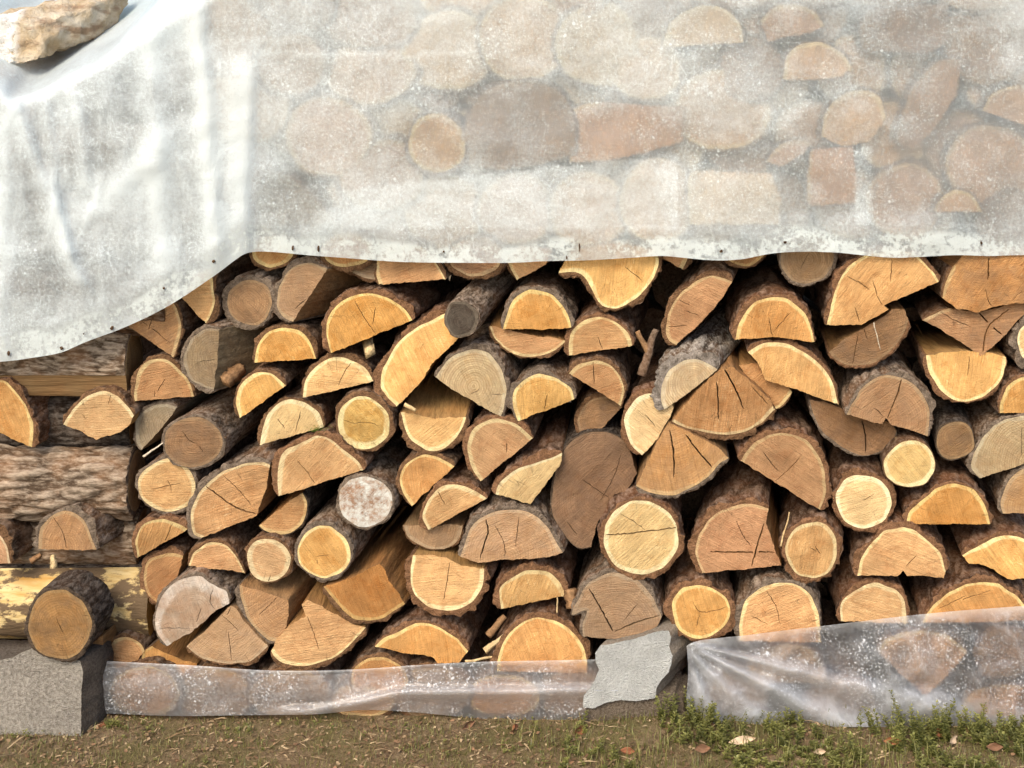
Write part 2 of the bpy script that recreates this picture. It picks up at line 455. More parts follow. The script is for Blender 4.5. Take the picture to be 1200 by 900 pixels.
    for i in range(n):
        if closed:
            a_ = cum[i] / per * 2 * math.pi; rr = per / (2 * math.pi)
            bx, bz = math.cos(a_) * rr, math.sin(a_) * rr
        else: bx, bz = cum[i], 0.0
        for j, s in enumerate(dps):
            wv = noise.noise((bx * 25, s * 12, bz * 25 + seed)) * .010
            d_, _ = noise.voronoi(((bx + wv) * fq, (s + wv) * fq * (.24 if even else .38), bz * fq + seed * 1.7))
            h = min(1.0, (d_[1] - d_[0]) * 1.9)
            big = noise.noise((bx * 18, s * 8, bz * 18 + seed + 20))
            hv[j, i] = h
            tv[j, i] = t * ((.40 if even else .66) + (.75 if even else .24) * h ** .7 + .70 * big + .30 * noise.noise((bx * 55, s * 24, bz * 55 + seed + 2)) + .22 * noise.noise((bx * 150, s * 60, bz * 150 + seed)))
    ends = np.ones(n)
    if not closed:
        e = np.minimum(cum, cum[-1] - cum); ends = .35 + .65 * np.clip(e / .016, 0, 1) ** .7
    chip = np.array([1.0 if noise.noise((c_ * 14, seed, 3.3)) > -.42 else .45 for c_ in cum])
    for j, s in enumerate(dps):
        k = 1 - .05 * s
        for i in range(n):
            th = max(.0008, tv[j, i] * ends[i] * (chip[i] if s < .03 else 1))
            p = Aa[i] * k + nor[i] * th
            y0 = yface(Aa[i]) + .0006
            ragged = .004 * (noise.noise((cum[i] * 90, seed, 1.5)) + .6) if j == 0 else 0
            V.append((p[0] + lean[0] * s, y0 + s + max(ragged, 0), p[1] + lean[1] * s)); Hh.append(hv[j, i])
    m = n if closed else n - 1
    for j in range(len(dps) - 1):
        for i in range(m):
            i2 = (i + 1) % n
            F.append((j * n + i2, j * n + i, (j + 1) * n + i, (j + 1) * n + i2)); MI.append(0); SM.append(j > 0)
    # the cut through the bark at the front
    base = len(V)
    for i in range(n):
        p = Aa[i] * 1.0 - nor[i] * .0004
        V.append((p[0], yface(Aa[i]) + .0004, p[1])); Hh.append(.4)
    mid = len(V)
    for i in range(n):
        th = max(.0008, tv[0, i] * ends[i] * chip[i]) * .55
        p = Aa[i] + nor[i] * th
        V.append((p[0], yface(Aa[i]) - .0002 + .0022 * max(0, noise.noise((cum[i] * 160, seed, 8.5)) + .3), p[1])); Hh.append(.5)
    for i in range(m):
        i2 = (i + 1) % n
        F.append((base + i2, base + i, mid + i, mid + i2)); MI.append(1); SM.append(False)
        F.append((mid + i2, mid + i, i, i2)); MI.append(1); SM.append(False)
    if not closed:   # close the bark's long edges along the split
        for i in (0, n - 1):
            ib = len(V)
            for j, s in enumerate(dps):
                k = 1 - .05 * s; p = Aa[i] * k - nor[i] * .002
                V.append((p[0] + lean[0] * s, yface(Aa[i]) + .001 + s, p[1] + lean[1] * s)); Hh.append(.3)
            for j in range(len(dps) - 1):
                f = (j * n + i, ib + j, ib + j + 1, (j + 1) * n + i)
                F.append(f if i == 0 else f[::-1]); MI.append(1); SM.append(False)
    bark = link_mesh('bark', V, F, [BARK[bk], BCUT[bk]], root, MI, SM, {'h': Hh})
    return wood, bark

def place_log(e, idx, group):
    y = e['y'] + random.Random(idx).uniform(-.006, .006)
    k = (D + y) / D
    to = lambda p: np.array([(p[0] - 600) / PXM * k, ZC - (p[1] - 75) / PXM * k])
    rr = random.Random(idx * 7 + 1)
    if 'c' in e:
        cx, cy, rx, ry = e['c']; m = 14
        ph = rr.uniform(0, 6.28); lump = e['lump']
        arc = []
        for i in range(m):
            a = i / m * 2 * math.pi
            f = 1 + lump * (math.sin(2 * a + ph) * .5 + math.sin(3 * a + ph * 2.3) * .6) + rr.uniform(-.5, .5) * lump
            arc.append((cx + rx * f * math.cos(a), cy + ry * f * math.sin(a)))
        split, closed = [], True
        pith = (cx + rr.uniform(-.12, .12) * rx, cy + rr.uniform(-.12, .12) * ry)
        ymax = cy + ry
    else:
        arc, split, closed = pts(e['arc']), pts(e['split']), False
        a, b = arc[0], arc[-1]; pith = ((a[0] + b[0]) / 2, (a[1] + b[1]) / 2)
    if e.get('pith'): pith = pts(e['pith'])[0]
    pm = to(pith)
    root = empty(e['n'], (pm[0], y, pm[1]), e['label'], 'log', group)
    lean = e['d'] or (.17 + rr.uniform(-.07, .07), .0 + rr.uniform(-.025, .035))
    cr = [((2.3 if '!' in c else 1.0), [to(p) for p in pts(c.replace('!', ''))]) for c in e['cr'].split('|') if c.strip()]
    build_log(root, [to(p) for p in arc], [to(p) for p in split], closed, pm, e['ty'], e['bk'], max(.0015, 1.05 * e['t'] / PXM), e['L'],
              lean, cr, idx * 3.17 + .5, tilt=(rr.uniform(-.09, .09), rr.uniform(-.10, .06)))
    return root
# ----------------------------------------------------------------------------
# THE LOGS.  Every row: kind, wood type, cut-end outline in photograph pixels
# (bark arc | split edge back to the arc's start, or a round's centre and radii),
# bark thickness, set-back of the cut end (m), body lean (dx, dz), cracks, label.
# ----------------------------------------------------------------------------
LOGS = []
def S(ty, arc, split, label, t=6, y=0.0, d=None, cr='', pith=None, hazy=False, bk='n', n='split_log', L=0.42):
    LOGS.append(dict(n=n, ty=ty, arc=arc, split=split, label=label, t=t, y=y, d=d, cr=cr, pith=pith, hazy=hazy, bk=bk, L=L))
def R(ty, c, label, t=6, y=0.0, d=None, cr='', hazy=False, bk='n', L=0.42, pith=None, lump=0.04):
    LOGS.append(dict(n='round_log', ty=ty, c=c, label=label, t=t, y=y, d=d, cr=cr, pith=pith, hazy=hazy, bk=bk, L=L, lump=lump))

# --- the pile's left end, laid among the crosswise logs
S('o', '-14,447 0,445 10,449 20,461 30,478 38,500 36,525', '28,523 14,515 2,508 -14,503',
  'orange quarter log cut by the photo edge above the thick bark-covered crosswise log', t=7, y=.0, bk='r', pith='0,480')
S('f', '73,499 84,481 95,469 110,461 125,458 140,466 152,477 158,486', '152,497 143,505 134,509 124,511 113,515 92,505',
  'fresh half log with notched bottom resting on the thick bark-covered crosswise log', t=5, y=.0, cr='131,458 127,474|96,486 100,492', pith='115,512')
S('o', '158,470 158,458 161,440 167,428 178,421 192,421 208,430 221,446 227,465', '',
  'orange half log with a darker heart, flat side down above a small grey piece', t=5, y=.01, cr='180,470 181,457|184,459 194,443', pith='180,459')
S('g', '166,528 160,520 157,505 160,492 168,482 180,476 195,474 207,478', '196,492 186,506 174,518',
  'small silvery grey piece beside the brown round, a pale splinter under it', t=4, y=.03, bk='g', pith='204,500')
R('k2', (226,518,34,30), 'brown rough-sawn round with thick grey bark body above a pale-rimmed round', t=4, y=-.015, d=(.20,.02), bk='g', cr='214,504 222,516 232,520|231,519 238,530')
R('f', (196,569,33,32), 'pale-rimmed round log with a star crack beside the end of the thick bark log', t=5, y=.0, cr='178,574 198,569 212,566|196,562 200,570 201,578', bk='g')
S('k', '44,644 46,622 54,610 68,601 82,600 95,606 106,622 113,643', '',
  'dull pinkish half log with a thick dark bark ring, wedged under the thick crosswise log', t=8, y=-.02, d=(.32,.0), bk='g', cr='79,644 74,626 62,607', pith='79,640')
S('r', '-16,616 -2,626 8,640 12,660', '-16,662', 'dark reddish log end cut by the photo edge, left of the pinkish half log', t=10, y=.0, d=(.15,.0), pith='-14,650')
R('k2', (70,732,36,41), 'brown-ended round log with black bark lying on the grey concrete block', t=4, y=-.115, d=(.12,.0), bk='b', L=.105, cr='66,724 74,742|98,722 104,722')
S('k2', '100,771 106,772 116,767 121,762', '120,745 108,755', 'tiny wedge of wood tucked behind the black-barked round', t=1, y=-.02, L=.12)
S('o2', '121,780 124,758 137,749 150,747 165,754 169,762', '160,776 150,786', 'shaded orange log end peeking over the lower plastic, next to the concrete block', t=4, y=.03)
S('o2', '166,790 166,776 170,762 178,757', '190,765 210,773 230,780 228,792', 'sawdust-covered chunk low in the pile under the silvery cracked log', t=2, y=.03)

# --- second column
S('o', '247,316 252,345 251,360 246,371 241,378', '213,350 228,322', 'narrow orange wedge hanging under the slanting hem of the plastic', t=6, y=.0, pith='222,352')
S('r2', '184,352 200,352 209,368 212,385 210,400 203,418', '150,382 166,366', 'reddish quarter log with pale rim, lowest of those along the slanting hem', t=5, y=.01, cr='180,366 174,386|166,376 200,402', pith='166,376')
S('g2', '258,385 240,386 226,396 217,413 216,430 224,445 236,453 250,458', '252,440 255,420', 'grey weathered quarter log with a dark split side and shaggy bark', t=6, y=-.01, d=(.75,.02), bk='g', cr='234,424 252,421', pith='254,420')
R('k2', (293,354,27,26), 'grey-brown round log in thick lumpy grey bark beneath the hem corner', t=7, y=.0, bk='g', d=(.3,.1))
S('k', '383,315 365,308 346,311 334,322 326,340 324,358 330,370 343,377', '356,357 370,336', 'ringed pinkish half log standing on edge with its split side in shadow', t=6, y=-.005, d=(.6,-.02), bk='g', pith='356,345', cr='345,362 359,350')
S('o', '298,424 301,408 308,396 320,387 333,384 350,388 362,400 370,421', '', 'deep orange half log, flat side down, below the lumpy grey-barked round', t=6, y=.0, pith='334,416')
S('f', '281,490 276,472 280,455 290,443 304,436 318,437 328,444 336,451', '', 'clean tan half log tilted face-down to the right under the deep orange half', t=4, y=.0, pith='305,470')
S('p', '306,520 309,497 318,481 330,471 345,468 360,474 373,485 380,501', '', 'pale half log with a tuft of green moss at its right corner', t=5, y=.01, cr='352,482 346,506|325,490 334,502', pith='345,508')
S('r', '317,543 308,540 292,541 275,546 255,556 243,566 232,580 225,595 224,612 227,627 236,631', '268,618 301,604 312,572',
  'large reddish wedge with two diagonal cracks and crusty grey bark', t=7, y=-.015, d=(.2,.03), bk='g', cr='!241,568 262,584 280,596 301,603|262,555 280,573 295,592', pith='300,600')
S('o', '162,654 159,635 164,621 173,611 188,607 203,611 213,616 219,621', '', 'small orange half log with one crack under the star-cracked round', t=6, y=.0, cr='203,612 191,639', bk='r', pith='192,634')
S('o2', '188,707 176,697 170,678 172,660 182,652 195,648 206,650 214,652', '208,675 200,690', 'orange wedge on its point at the end of the yellow peeled log', t=6, y=.01, bk='r', pith='208,665')
S('o', '221,664 228,648 240,638 254,635 268,639 278,652 287,671', '270,668 240,666', 'low orange half log under the large reddish wedge', t=4, y=.0, pith='256,662')
S('w', '195,758 184,742 182,722 188,702 202,684 218,676 235,674 247,682 256,688 266,692 268,706', '254,716 226,740', 'big silvery white cracked log near the bottom left of the pile', t=4, y=-.015, bk='g', cr='250,690 246,704 252,714|236,712 230,730|186,736 222,737', pith='228,716')
S('k', '280,687 282,705 289,725 301,740 315,750 327,753', '334,738 338,720 338,703 308,694', 'grey-brown quarter log with a dark bark line, pale split side up', t=7, y=-.005, bk='g', d=(.3,.14), cr='303,722 325,700', pith='334,706')
S('k3', '217,761 232,772 250,778 272,779 290,775 304,767 315,757', '298,740 285,725 277,712 270,709 256,724 235,745', 'pale pinkish wedge with branching cracks beside the silvery cracked log', t=5, y=-.01, cr='267,740 271,775|250,715 265,725 280,740|265,725 271,710', pith='266,722')
S('o', '428,738 415,752 400,766 385,775 360,782 340,780 326,772 318,762', '325,748 340,732 358,722 354,708 360,702 375,709 395,722 415,734', 'big orange wedge with a knot at its top corner, lowest left', t=6, y=-.01, cr='360,722 368,744 373,762', pith='372,722')

# --- third column
R('o', (320,295,24,18), 'orange round log half hidden by the corner of the hem', t=5, y=.0)
R('o', (407,293,29,20), 'orange round log peeking out where two dark tears mark the hem', t=6, y=.0)
S('o', '444,334 441,318 446,298 470,288 495,290 511,308 522,327', '', 'flat orange block-like half log directly under the hem with stringy lower edge', t=5, y=-.005, pith='480,328')
R('r2', (557,301,30,24), 'reddish bottom of a round log under the hem above the small black-ended round', t=6, y=.0)
S('o', '389,413 383,396 384,378 391,362 405,350 425,344 445,346 463,354 475,365 483,376', '', 'broad orange half log with forked crack, tilted, third row under the hem', t=8, y=-.01, cr='440,391 428,374 415,352|436,384 440,360', bk='r', pith='437,392')
S('f', '354,466 358,447 368,431 382,422 400,419 418,424 430,433 438,446', '', 'pale tan half log below the broad orange half with forked crack', t=6, y=.0, cr='396,452 404,435 412,425', pith='397,455')
S('f', '524,366 500,378 480,390 463,408 450,430 446,450 452,464 465,477', '480,462 495,446 506,426 522,411 537,396 530,382', 'long tan slab leaning upright against the black-ended round', t=8, y=-.015, bk='r', pith='520,420', d=(.12,.0))
R('h', (426,496,31,31), 'round log with a thick pale rim and a hollow in its heart', t=6, y=-.01, cr='402,492 414,496 430,495 446,499')
S('f', '326,581 325,560 328,540 336,527 355,518 373,511 390,518 405,530 418,542 425,552', '', 'large tan half log with moss and thick reddish bark on its shoulder', t=7, y=-.02, bk='r', cr='348,540 362,556 370,570', pith='350,562')
S('o2', '355,577 360,590 358,605 350,618 335,626 318,625 304,616', '320,602 340,587', 'leaf-shaped reddish orange piece below the mossy tan half log', t=3, y=.01, bk='b', pith='338,600')
R('l', (428,588,31,30), 'round log with its cut end crusted in white lichen', t=4, y=-.015, bk='g', d=(.14,.0))
R('f', (315,656,25,26), 'small round log with a knot near its rim, between two rounds and a wedge', t=4, y=-.005, cr='314,683 317,674')
R('f', (379,647,31,31), 'tan round log with ragged heart, mossy grey bark body behind', t=5, y=-.02, bk='g', d=(.16,.02), cr='370,652 386,650|372,650 372,662')
S('o2', '379,686 392,702 405,718 420,727 440,728 456,721 474,710', '466,694 455,680 450,666 445,660 420,672 400,681', 'orange-brown quarter log with a curved pale rim below and split side showing', t=6, y=-.005, d=(.25,.08), pith='446,670')
R('o2', (445,795,34,25), 'low orange log rim just above the lower plastic strip', t=6, y=.0)

# --- fourth column
R('b', (541,374,19,21), 'small round log with a blackened end sticking out up the pile', t=2, y=-.05, d=(.35,.22), bk='g', L=.3)
S('o', '590,386 593,370 600,355 612,344 625,339 640,342 655,353 665,367 670,383', '634,386', 'half log with a round knot showing in its cut face', t=6, y=-.01, cr='', pith='628,378', bk='g')
S('o', '573,383 582,400 597,412 620,419 645,413 657,405 663,399', '650,395 630,394 605,389 590,385', 'crescent slab of orange wood directly under the half log with a knot', t=4, y=.01, pith='620,392')
S('g3', '510,442 525,421 545,410 560,409 575,415 587,430 593,450 592,470 587,489', '525,453', 'pale grey ringed wedge in the middle of the pile, point to the left', t=6, y=-.015, bk='g', pith='556,452', cr='552,462 562,456|576,462 588,462')
S('f', '607,493 601,475 602,460 610,448 622,440 637,438 655,445 668,455 674,467', '', 'tan half log right of the pale grey ringed wedge', t=6, y=-.005, cr='638,482 641,462', bk='g', pith='638,474')
S('f', '470,484 475,505 485,518 500,526 515,527 530,518 540,503 546,488', '510,490', 'bowl-shaped half log, round side down, with broken splinters on top', t=7, y=-.005, d=(.1,.12), pith='508,492')
S('o', '563,563 552,545 548,525 552,508 562,497 580,491 597,494 612,503 625,514', '', 'deep golden half log tilted to the left below the pale grey ringed wedge', t=6, y=-.01, bk='r', cr='594,530 594,519', pith='594,532')
S('o', '482,594 471,575 469,560 475,545 490,534 505,533 520,538 532,546', '', 'smooth orange half log tilted over, below the bowl-shaped half', t=5, y=.0, pith='500,566')
S('f', '502,621 495,605 500,590 510,575 525,568 543,569 558,576 571,584', '', 'fresh half log with torn fibres resting on a thin crescent slab', t=6, y=-.005, bk='r', cr='513,576 522,592', pith='538,600')
S('k3', '471,615 480,630 495,640 515,644 530,640 539,630 543,616', '525,614 505,618 490,615', 'thin dusty crescent slab beneath the half log with torn fibres', t=4, y=.015, pith='508,618')
S('p', '580,577 588,562 605,549 625,542 645,535 658,529', '655,545 642,562 633,575 622,590 610,587', 'pale streaky slanted piece under thick reddish bark beside the big dark end', t=9, y=-.01, bk='r', pith='640,600')
S('d', '735,520 715,508 690,507 668,518 655,540 648,570 646,590 652,610 665,630 680,642 693,640', '700,612 714,592 720,580 735,575 746,556', 'big dark brown weathered log end with a forked crack, in mid-pile', t=2, y=.015, bk='b', cr='682,562 700,574 714,584|728,532 720,558 704,586|664,610 676,626', pith='706,582')
S('k3', '540,652 545,634 552,618 562,608 576,600 595,597 615,599 630,606 642,618 650,632 660,648', '640,654 590,656 560,660', 'broad grey-pink half log with a deep crack down its left side', t=7, y=-.015, bk='g', cr='!569,608 572,622 568,636 563,654|580,616 590,634 592,654|608,606 604,640', pith='596,652')
S('f', '567,665 567,680 560,695 545,710 525,715 505,713 490,702 482,688 481,670 483,652', '505,651 525,655 540,662', 'flat-topped pale round with a vertical crack under the broad grey-pink half', t=9, y=-.01, bk='r', cr='527,659 524,680 520,702', pith='526,664')
S('f', '588,712 586,690 595,680 610,671 625,668 643,671 655,682 664,698', '', 'fresh half log with vertical saw streaks under the broad grey-pink half', t=8, y=.0, bk='r', pith='628,706')
S('o', '440,755 452,745 470,738 490,730 505,731 520,738 535,749 548,764', '543,771 538,778 513,778 508,771 495,767 480,766 465,762', 'wavy fresh split piece lying over a dark hollow near the lower plastic strip', t=6, y=-.01, bk='r', pith='500,775')
S('o', '583,785 586,762 596,742 606,733 620,726 636,725 655,731 672,742 683,758 689,776', '688,790', 'large orange half log with torn splinters, left of the whitish block', t=7, y=-.005, bk='r', pith='636,782')
S('k3', '684,746 683,730 687,715 670,718 678,700 686,685 705,674 722,671 745,679 760,694 771,712 776,724', '770,736 742,748 720,748', 'pinkish grey ringed half log with a long crack, above the whitish block', t=5, y=-.01, bk='g', cr='!690,688 704,712 718,740|!720,740 746,730 774,722|730,728 748,708', pith='722,736')

# --- fifth column
S('f', '655,320 676,319 685,326 692,336 698,349 708,358 720,361 732,357 750,345 763,330 771,312 770,294', '720,284 670,292', 'large tan half log hanging under the hem, round side down', t=7, y=-.01, pith='720,305', cr='732,312 752,328')
S('o', '592,300 597,312 606,328', '640,310 646,292 610,288', 'small orange triangle of wood under the hem left of the large tan half', t=3, y=.02)
S('o', '806,294 806,304 800,316', '775,302 768,292', 'little orange corner of a log just under the hem, right of the large tan half', t=8, y=.02)
S('o2', '857,329 845,324 832,323 815,330 800,342 788,360 782,378 782,392 787,402 793,405', '815,385 838,360 850,343', 'dark orange half log standing on edge over the rough grey-barked wedge', t=6, y=.0, d=(.3,.08), cr='790,348 808,358|780,384 806,382|802,364 820,370', pith='828,362')
S('o', '668,417 668,395 676,382 690,373 705,372 722,378 734,388 741,405', '', 'bright golden half log with pale rim beside loose bark strips', t=5, y=-.005, bk='r', cr='706,409 700,394', pith='706,407')
S('o', '667,437 678,427 690,422 705,422 720,433 728,445 731,460 727,476', '', 'golden quarter log, split side sloping down to the right, above a shaded log', t=5, y=-.005, cr='695,422 696,450', pith='697,456')
S('k2', '680,511 677,495 682,480 695,468 710,465 722,470 729,478', '715,492 704,504 690,507', 'shaded small log set back under the golden quarter', t=5, y=.05, pith='704,492')  # dull brown wood type carries the shade of its set-back
S('g3', '778,479 774,460 780,440 795,426 810,421 825,424 841,433', '820,450 800,465', 'grey wedge under very rough dark grey bark, leaning on a reddish wedge', t=13, y=-.02, d=(.5,.14), bk='x', pith='812,448')
S('p', '753,535 740,522 733,505 732,490 740,475 750,465 765,461 780,465', '790,477 781,496 770,516', 'pale-rimmed half log left of the large reddish wedge', t=6, y=-.005, bk='r', pith='775,496', cr='756,486 768,500')
S('r', '788,494 805,502 830,508 855,511 875,505 895,495 909,480', '902,468 885,452 870,440 858,430 845,432 825,450 805,472', 'large reddish-brown wedge with vertical cracks and frayed pale rim', t=6, y=-.02, cr='!840,448 842,470 842,492|!848,432 862,456 872,480|880,452 900,474', pith='850,425', d=(.1,.08))
S('o', '928,460 920,472 908,480', '880,452 866,428 890,425 910,440', 'orange sliver behind the large reddish-brown wedge', t=3, y=.02, pith='880,420')
S('k', '745,570 760,577 785,580 805,574 825,561 840,546 853,535', '845,526 825,515 805,505 784,496 772,515 758,543', 'pinkish wedge with two dark cracks and frayed rim, point up', t=5, y=-.01, cr='!785,504 789,530 790,560|!803,509 818,528 834,547', pith='784,490', bk='g')
R('p', (751,630,44,45), 'large pale round split across by one straight crack', t=7, y=-.02, bk='r', cr='!709,626 735,625 758,622 796,618|726,600 742,610 756,621', lump=.02)
S('o2', '823,672 816,650 818,630 828,610 842,597 860,590 880,588 900,594', '897,612 903,628 909,645 916,663 880,667', 'dark orange three-quarter log crossed by a long vertical crack', t=8, y=-.01, bk='r', cr='!895,612 888,636 881,664|!832,646 860,647 908,647|862,608 870,626 880,640', pith='882,648', d=(.25,.04))
R('o', (821,716,34,31), 'orange round log with a three-armed star crack right above the whitish block', t=8, y=-.005, cr='812,704 821,717 848,713|821,717 816,734', bk='r', lump=.05)
S('o', '867,752 867,728 874,705 888,690 905,683 925,682 945,692 955,708 960,728 961,752', '', 'golden rounded log with an arched crack rising behind the lower right plastic', t=7, y=-.005, bk='g', cr='898,692 910,712 914,732|880,722 900,732', pith='915,735')

# --- sixth column
R('d2', (946,303,32,29), 'grey-brown weathered round half covered by the hem', t=5, y=-.005, bk='g', cr='948,296 938,316')
S('o', '862,398 865,383 875,365 890,352 910,348 928,352 942,367 950,382 953,400', '905,395', 'bright orange half log with thick reddish bark, set on a slanting tan half', t=7, y=-.015, bk='r', cr='905,394 901,372|905,390 926,366', pith='906,392')
S('o', '970,381 975,355 985,325 998,308 1015,298 1045,293 1070,297 1086,310 1099,329', '1065,345 1036,358 1042,363 1010,381', 'biggest bright orange half log, tilted, directly under the hem', t=7, y=-.02, bk='r', cr='992,323 1008,332 1020,340|1022,328 1028,346 1034,358|1002,360 1008,378|1044,302 1043,330', pith='1034,356')
S('k2', '971,413 985,425 1005,430 1025,425 1045,412 1057,395 1064,376', '1060,363 1045,362 1038,370 1010,386 990,398', 'dusty crescent piece wedged beneath the biggest orange half', t=5, y=.0, cr='1007,386 1000,428|1012,384 1017,398', bk='r', pith='1022,374')
S('f', '876,412 890,404 905,402 928,405 950,418 968,435 978,455 983,475', '935,457 897,445 888,425', 'slanting tan half log with diagonal saw streaks', t=5, y=-.005, pith='930,452', bk='r')
S('k', '992,486 1003,466 1015,451 1030,443 1048,441 1065,447 1080,460 1089,478 1090,495 1088,512', '1064,504 1043,497 1038,490 1034,497', 'pinkish brown half log with crusty bark and a crack from rim to flat side', t=8, y=-.02, bk='g', cr='!1058,444 1050,468 1040,490|1024,478 1036,488', pith='1038,494')
S('d', '948,468 957,495 970,510 990,525 1010,533 1030,530 1045,520 1052,505', '1045,496 1000,484 965,470', 'dark weathered half log, round side down, behind the pinkish brown half', t=4, y=.025, bk='g', cr='!1010,492 1014,510 1014,530', pith='1005,488')  # dark wood type holds the shade of its recess and neighbour
S('o2', '868,541 880,523 900,511 920,508 940,513 955,526 964,545 967,565 966,583 960,596', '', 'big amber half log slanting down to the right with a forked crack', t=9, y=-.005, bk='r', cr='894,530 908,548 913,552|940,532 926,548 906,566', pith='912,550')
R('p', (1066,544,30,28), 'bark-free pale round with a cream rim touching the pinkish brown half', t=1.5, y=-.025, d=(.2,.02))
R('p', (1012,588,31,33), 'pale-rimmed round in thick bark left of a low half log', t=7, y=-.015, bk='r', cr='1012,587 1024,578')
R('k2', (1120,516,22,23), 'small dull brown round set between a grey wedge and a pinkish half', t=2, y=.0, bk='b')
S('f', '1086,417 1089,435 1100,455 1115,467 1130,470 1150,465 1168,450 1177,430 1178,418', '1160,413 1130,411 1105,413', 'smooth tan half log, round side down, below a cracked triangular piece', t=5, y=.0, cr='1136,418 1134,440', pith='1132,418', bk='r')
S('r2', '1105,350 1110,330 1117,314', '1130,298 1160,290 1215,290 1215,358 1190,355 1165,360 1145,366 1122,362', 'large flaky reddish slab under the hem at the photo edge', t=3, y=-.025, cr='!1159,302 1158,328|1155,338 1160,356 1168,362|1198,340 1186,352', pith='1160,240')
S('r2', '1083,376 1100,366 1112,362', '1150,366 1190,354 1210,356 1195,372 1175,396 1150,418 1125,400 1105,388', 'cracked triangular piece with its point down under the flaky slab', t=2, y=.0, cr='!1152,414 1158,384 1182,362|!1147,366 1160,380 1174,392|1103,366 1120,376 1138,383', pith='1160,300')
R('p', (1212,400,20,24), 'round log in thick grey bark, cut off by the photo edge', t=13, y=.0, bk='g')
S('o', '1171,484 1173,465 1182,450 1200,441 1220,445 1228,484', '', 'golden half log at the photo edge, sitting above a grey wedge', t=5, y=.0, pith='1200,482', bk='r')
S('g3', '1148,560 1138,545 1145,525 1160,505 1180,492 1205,489 1222,500', '1218,538 1180,550', 'pale grey wedge with ragged bark at the photo edge', t=4, y=-.01, bk='g', cr='1198,500 1197,535', pith='1215,545')
S('k3', '1177,603 1173,590 1181,570 1190,556 1205,550 1222,560', '1222,600', 'jagged pinkish piece at the photo edge below the pale grey wedge', t=5, y=.0, bk='g', pith='1210,598')
S('o', '1062,614 1066,600 1082,585 1100,571 1118,566 1140,574 1153,590 1160,614', '', 'low orange half log with a broad pale rim, right of the pale-rimmed round', t=7, y=-.01, bk='r', pith='1112,612')
S('o', '1005,676 1010,655 1020,640 1035,625 1055,619 1070,621 1085,632 1100,647 1107,668', '1105,676 1085,675 1063,674 1058,668 1052,675', 'orange half log with a notch in its flat underside', t=8, y=-.015, bk='r', cr='1062,664 1074,650', pith='1060,668')
S('f', '1129,653 1145,643 1165,632 1182,629 1202,632 1222,642', '1222,676 1180,679 1165,668 1147,661 1137,662', 'tan slab with a split lower corner at the photo edge', t=6, y=-.005, bk='r', cr='1152,663 1180,672', pith='1190,676')
S('f', '986,728 984,712 990,700 1005,691 1022,684 1037,686 1050,692 1060,705 1063,730', '', 'cream-rimmed half log emerging from the lower right plastic', t=6, y=.0, bk='r', pith='1026,725')
S('o', '1080,728 1085,716 1097,702 1115,690 1140,681 1165,682 1180,690 1200,708 1208,728', '', 'broad orange log with fine cracks rising over the lower right plastic', t=7, y=.0, bk='r', cr='1098,712 1130,696|1110,706 1160,690', pith='1145,735')
R('f', (951,644,32,33), 'round log with a notch in its rim and furrowed dark bark', t=8, y=-.01, bk='r', cr='948,640 956,646|955,640 962,650', lump=.06)
S('o2', '848,298 856,307 872,312 886,309 898,298', '', 'thin orange rim showing under the hem beside the dark orange half on edge', t=4, y=.03)
# ----------------------------------------------------------------------------
# THE FIREWOOD
# ----------------------------------------------------------------------------
FACING = 'logs stacked with their cut ends facing out'
for i_, e_ in enumerate(LOGS): place_log(e_, i_, FACING)

# crosswise logs that close the pile's left end: local +Y runs to the world's left
WC['y'] = dict(core=(.66, .47, .16))
def peeled_mat():
    w = NT('peeled_wood')
    tc = w.n('ShaderNodeTexCoord').outputs['Object']
    n1 = w.noise(w.scale(tc, (1, .5, 1)), 24, 6, .68).outputs['Fac']
    n2 = w.noise(w.scale(tc, (1, .22, 1)), 90, 4, .6).outputs['Fac']
    n3 = w.noise(w.scale(tc, (1, .3, 1)), 14, 3).outputs['Fac']
    c = w.mix(w.mapr(n2, .35, .65), (.50, .345, .135), (.62, .49, .25))
    c = w.mix(w.mapr(n3, .53, .62), c, (.50, .28, .075))
    c = w.mix(w.mapr(n1, .44, .50), c, (.13, .088, .05))
    w.principled(c, .75, w.bump(w.math('ADD', n1, n2), .008, .8), .2)
    return w.m
END['y'] = END['f']; SIDE['y'] = peeled_mat()
def crosswise(px_end, py, y, r, label, ty='k2', bk='c', t=.010, L=.75, mode='round', seed=1.0, shape=None, lean=(0, 0)):
    end = P(px_end, py, y)
    k = (D + y) / D
    root = empty('crosswise_log', end, label, 'log', "logs laid crosswise at the pile's end")
    root.rotation_euler = (0, 0, math.radians(90))
    r = r / PXM * k
    if mode == 'round':
        arc = [(r * math.cos(a) * (1 + .04 * math.sin(3 * a + seed)), r * math.sin(a) * (1 + .04 * math.cos(2 * a + seed))) for a in np.linspace(0, 2 * math.pi, 15)[:-1]]
        build_log(root, arc, [], True, np.array((0.0, 0.0)), ty, bk, t, L, lean, [], seed, even=True)
    else:
        build_log(root, shape[0], shape[1], False, np.array((0.0, 0.0)), ty, bk, t, L, lean, [], seed, rough_split=.001, even=True)
    return root
q = PXM
crosswise(160, 563, .085, 34, 'long thick log with furrowed grey-brown bark lying crosswise, its side to the viewer', seed=2.3, t=.017)
crosswise(157, 428, .085, 34, 'split crosswise log under the hem, dark bark above its tan split face', ty='pl', bk='c', t=.008, mode='half', seed=4.1,
          shape=([(-.072, -.008), (-.066, .045), (-.03, .085), (.03, .085), (.075, .03), (.08, -.06)], [(.02, -.070), (-.062, -.066)]))
a_ = np.linspace(math.radians(118), math.radians(-40), 7); f_ = np.linspace(math.radians(-40), math.radians(-242), 13)[1:-1]
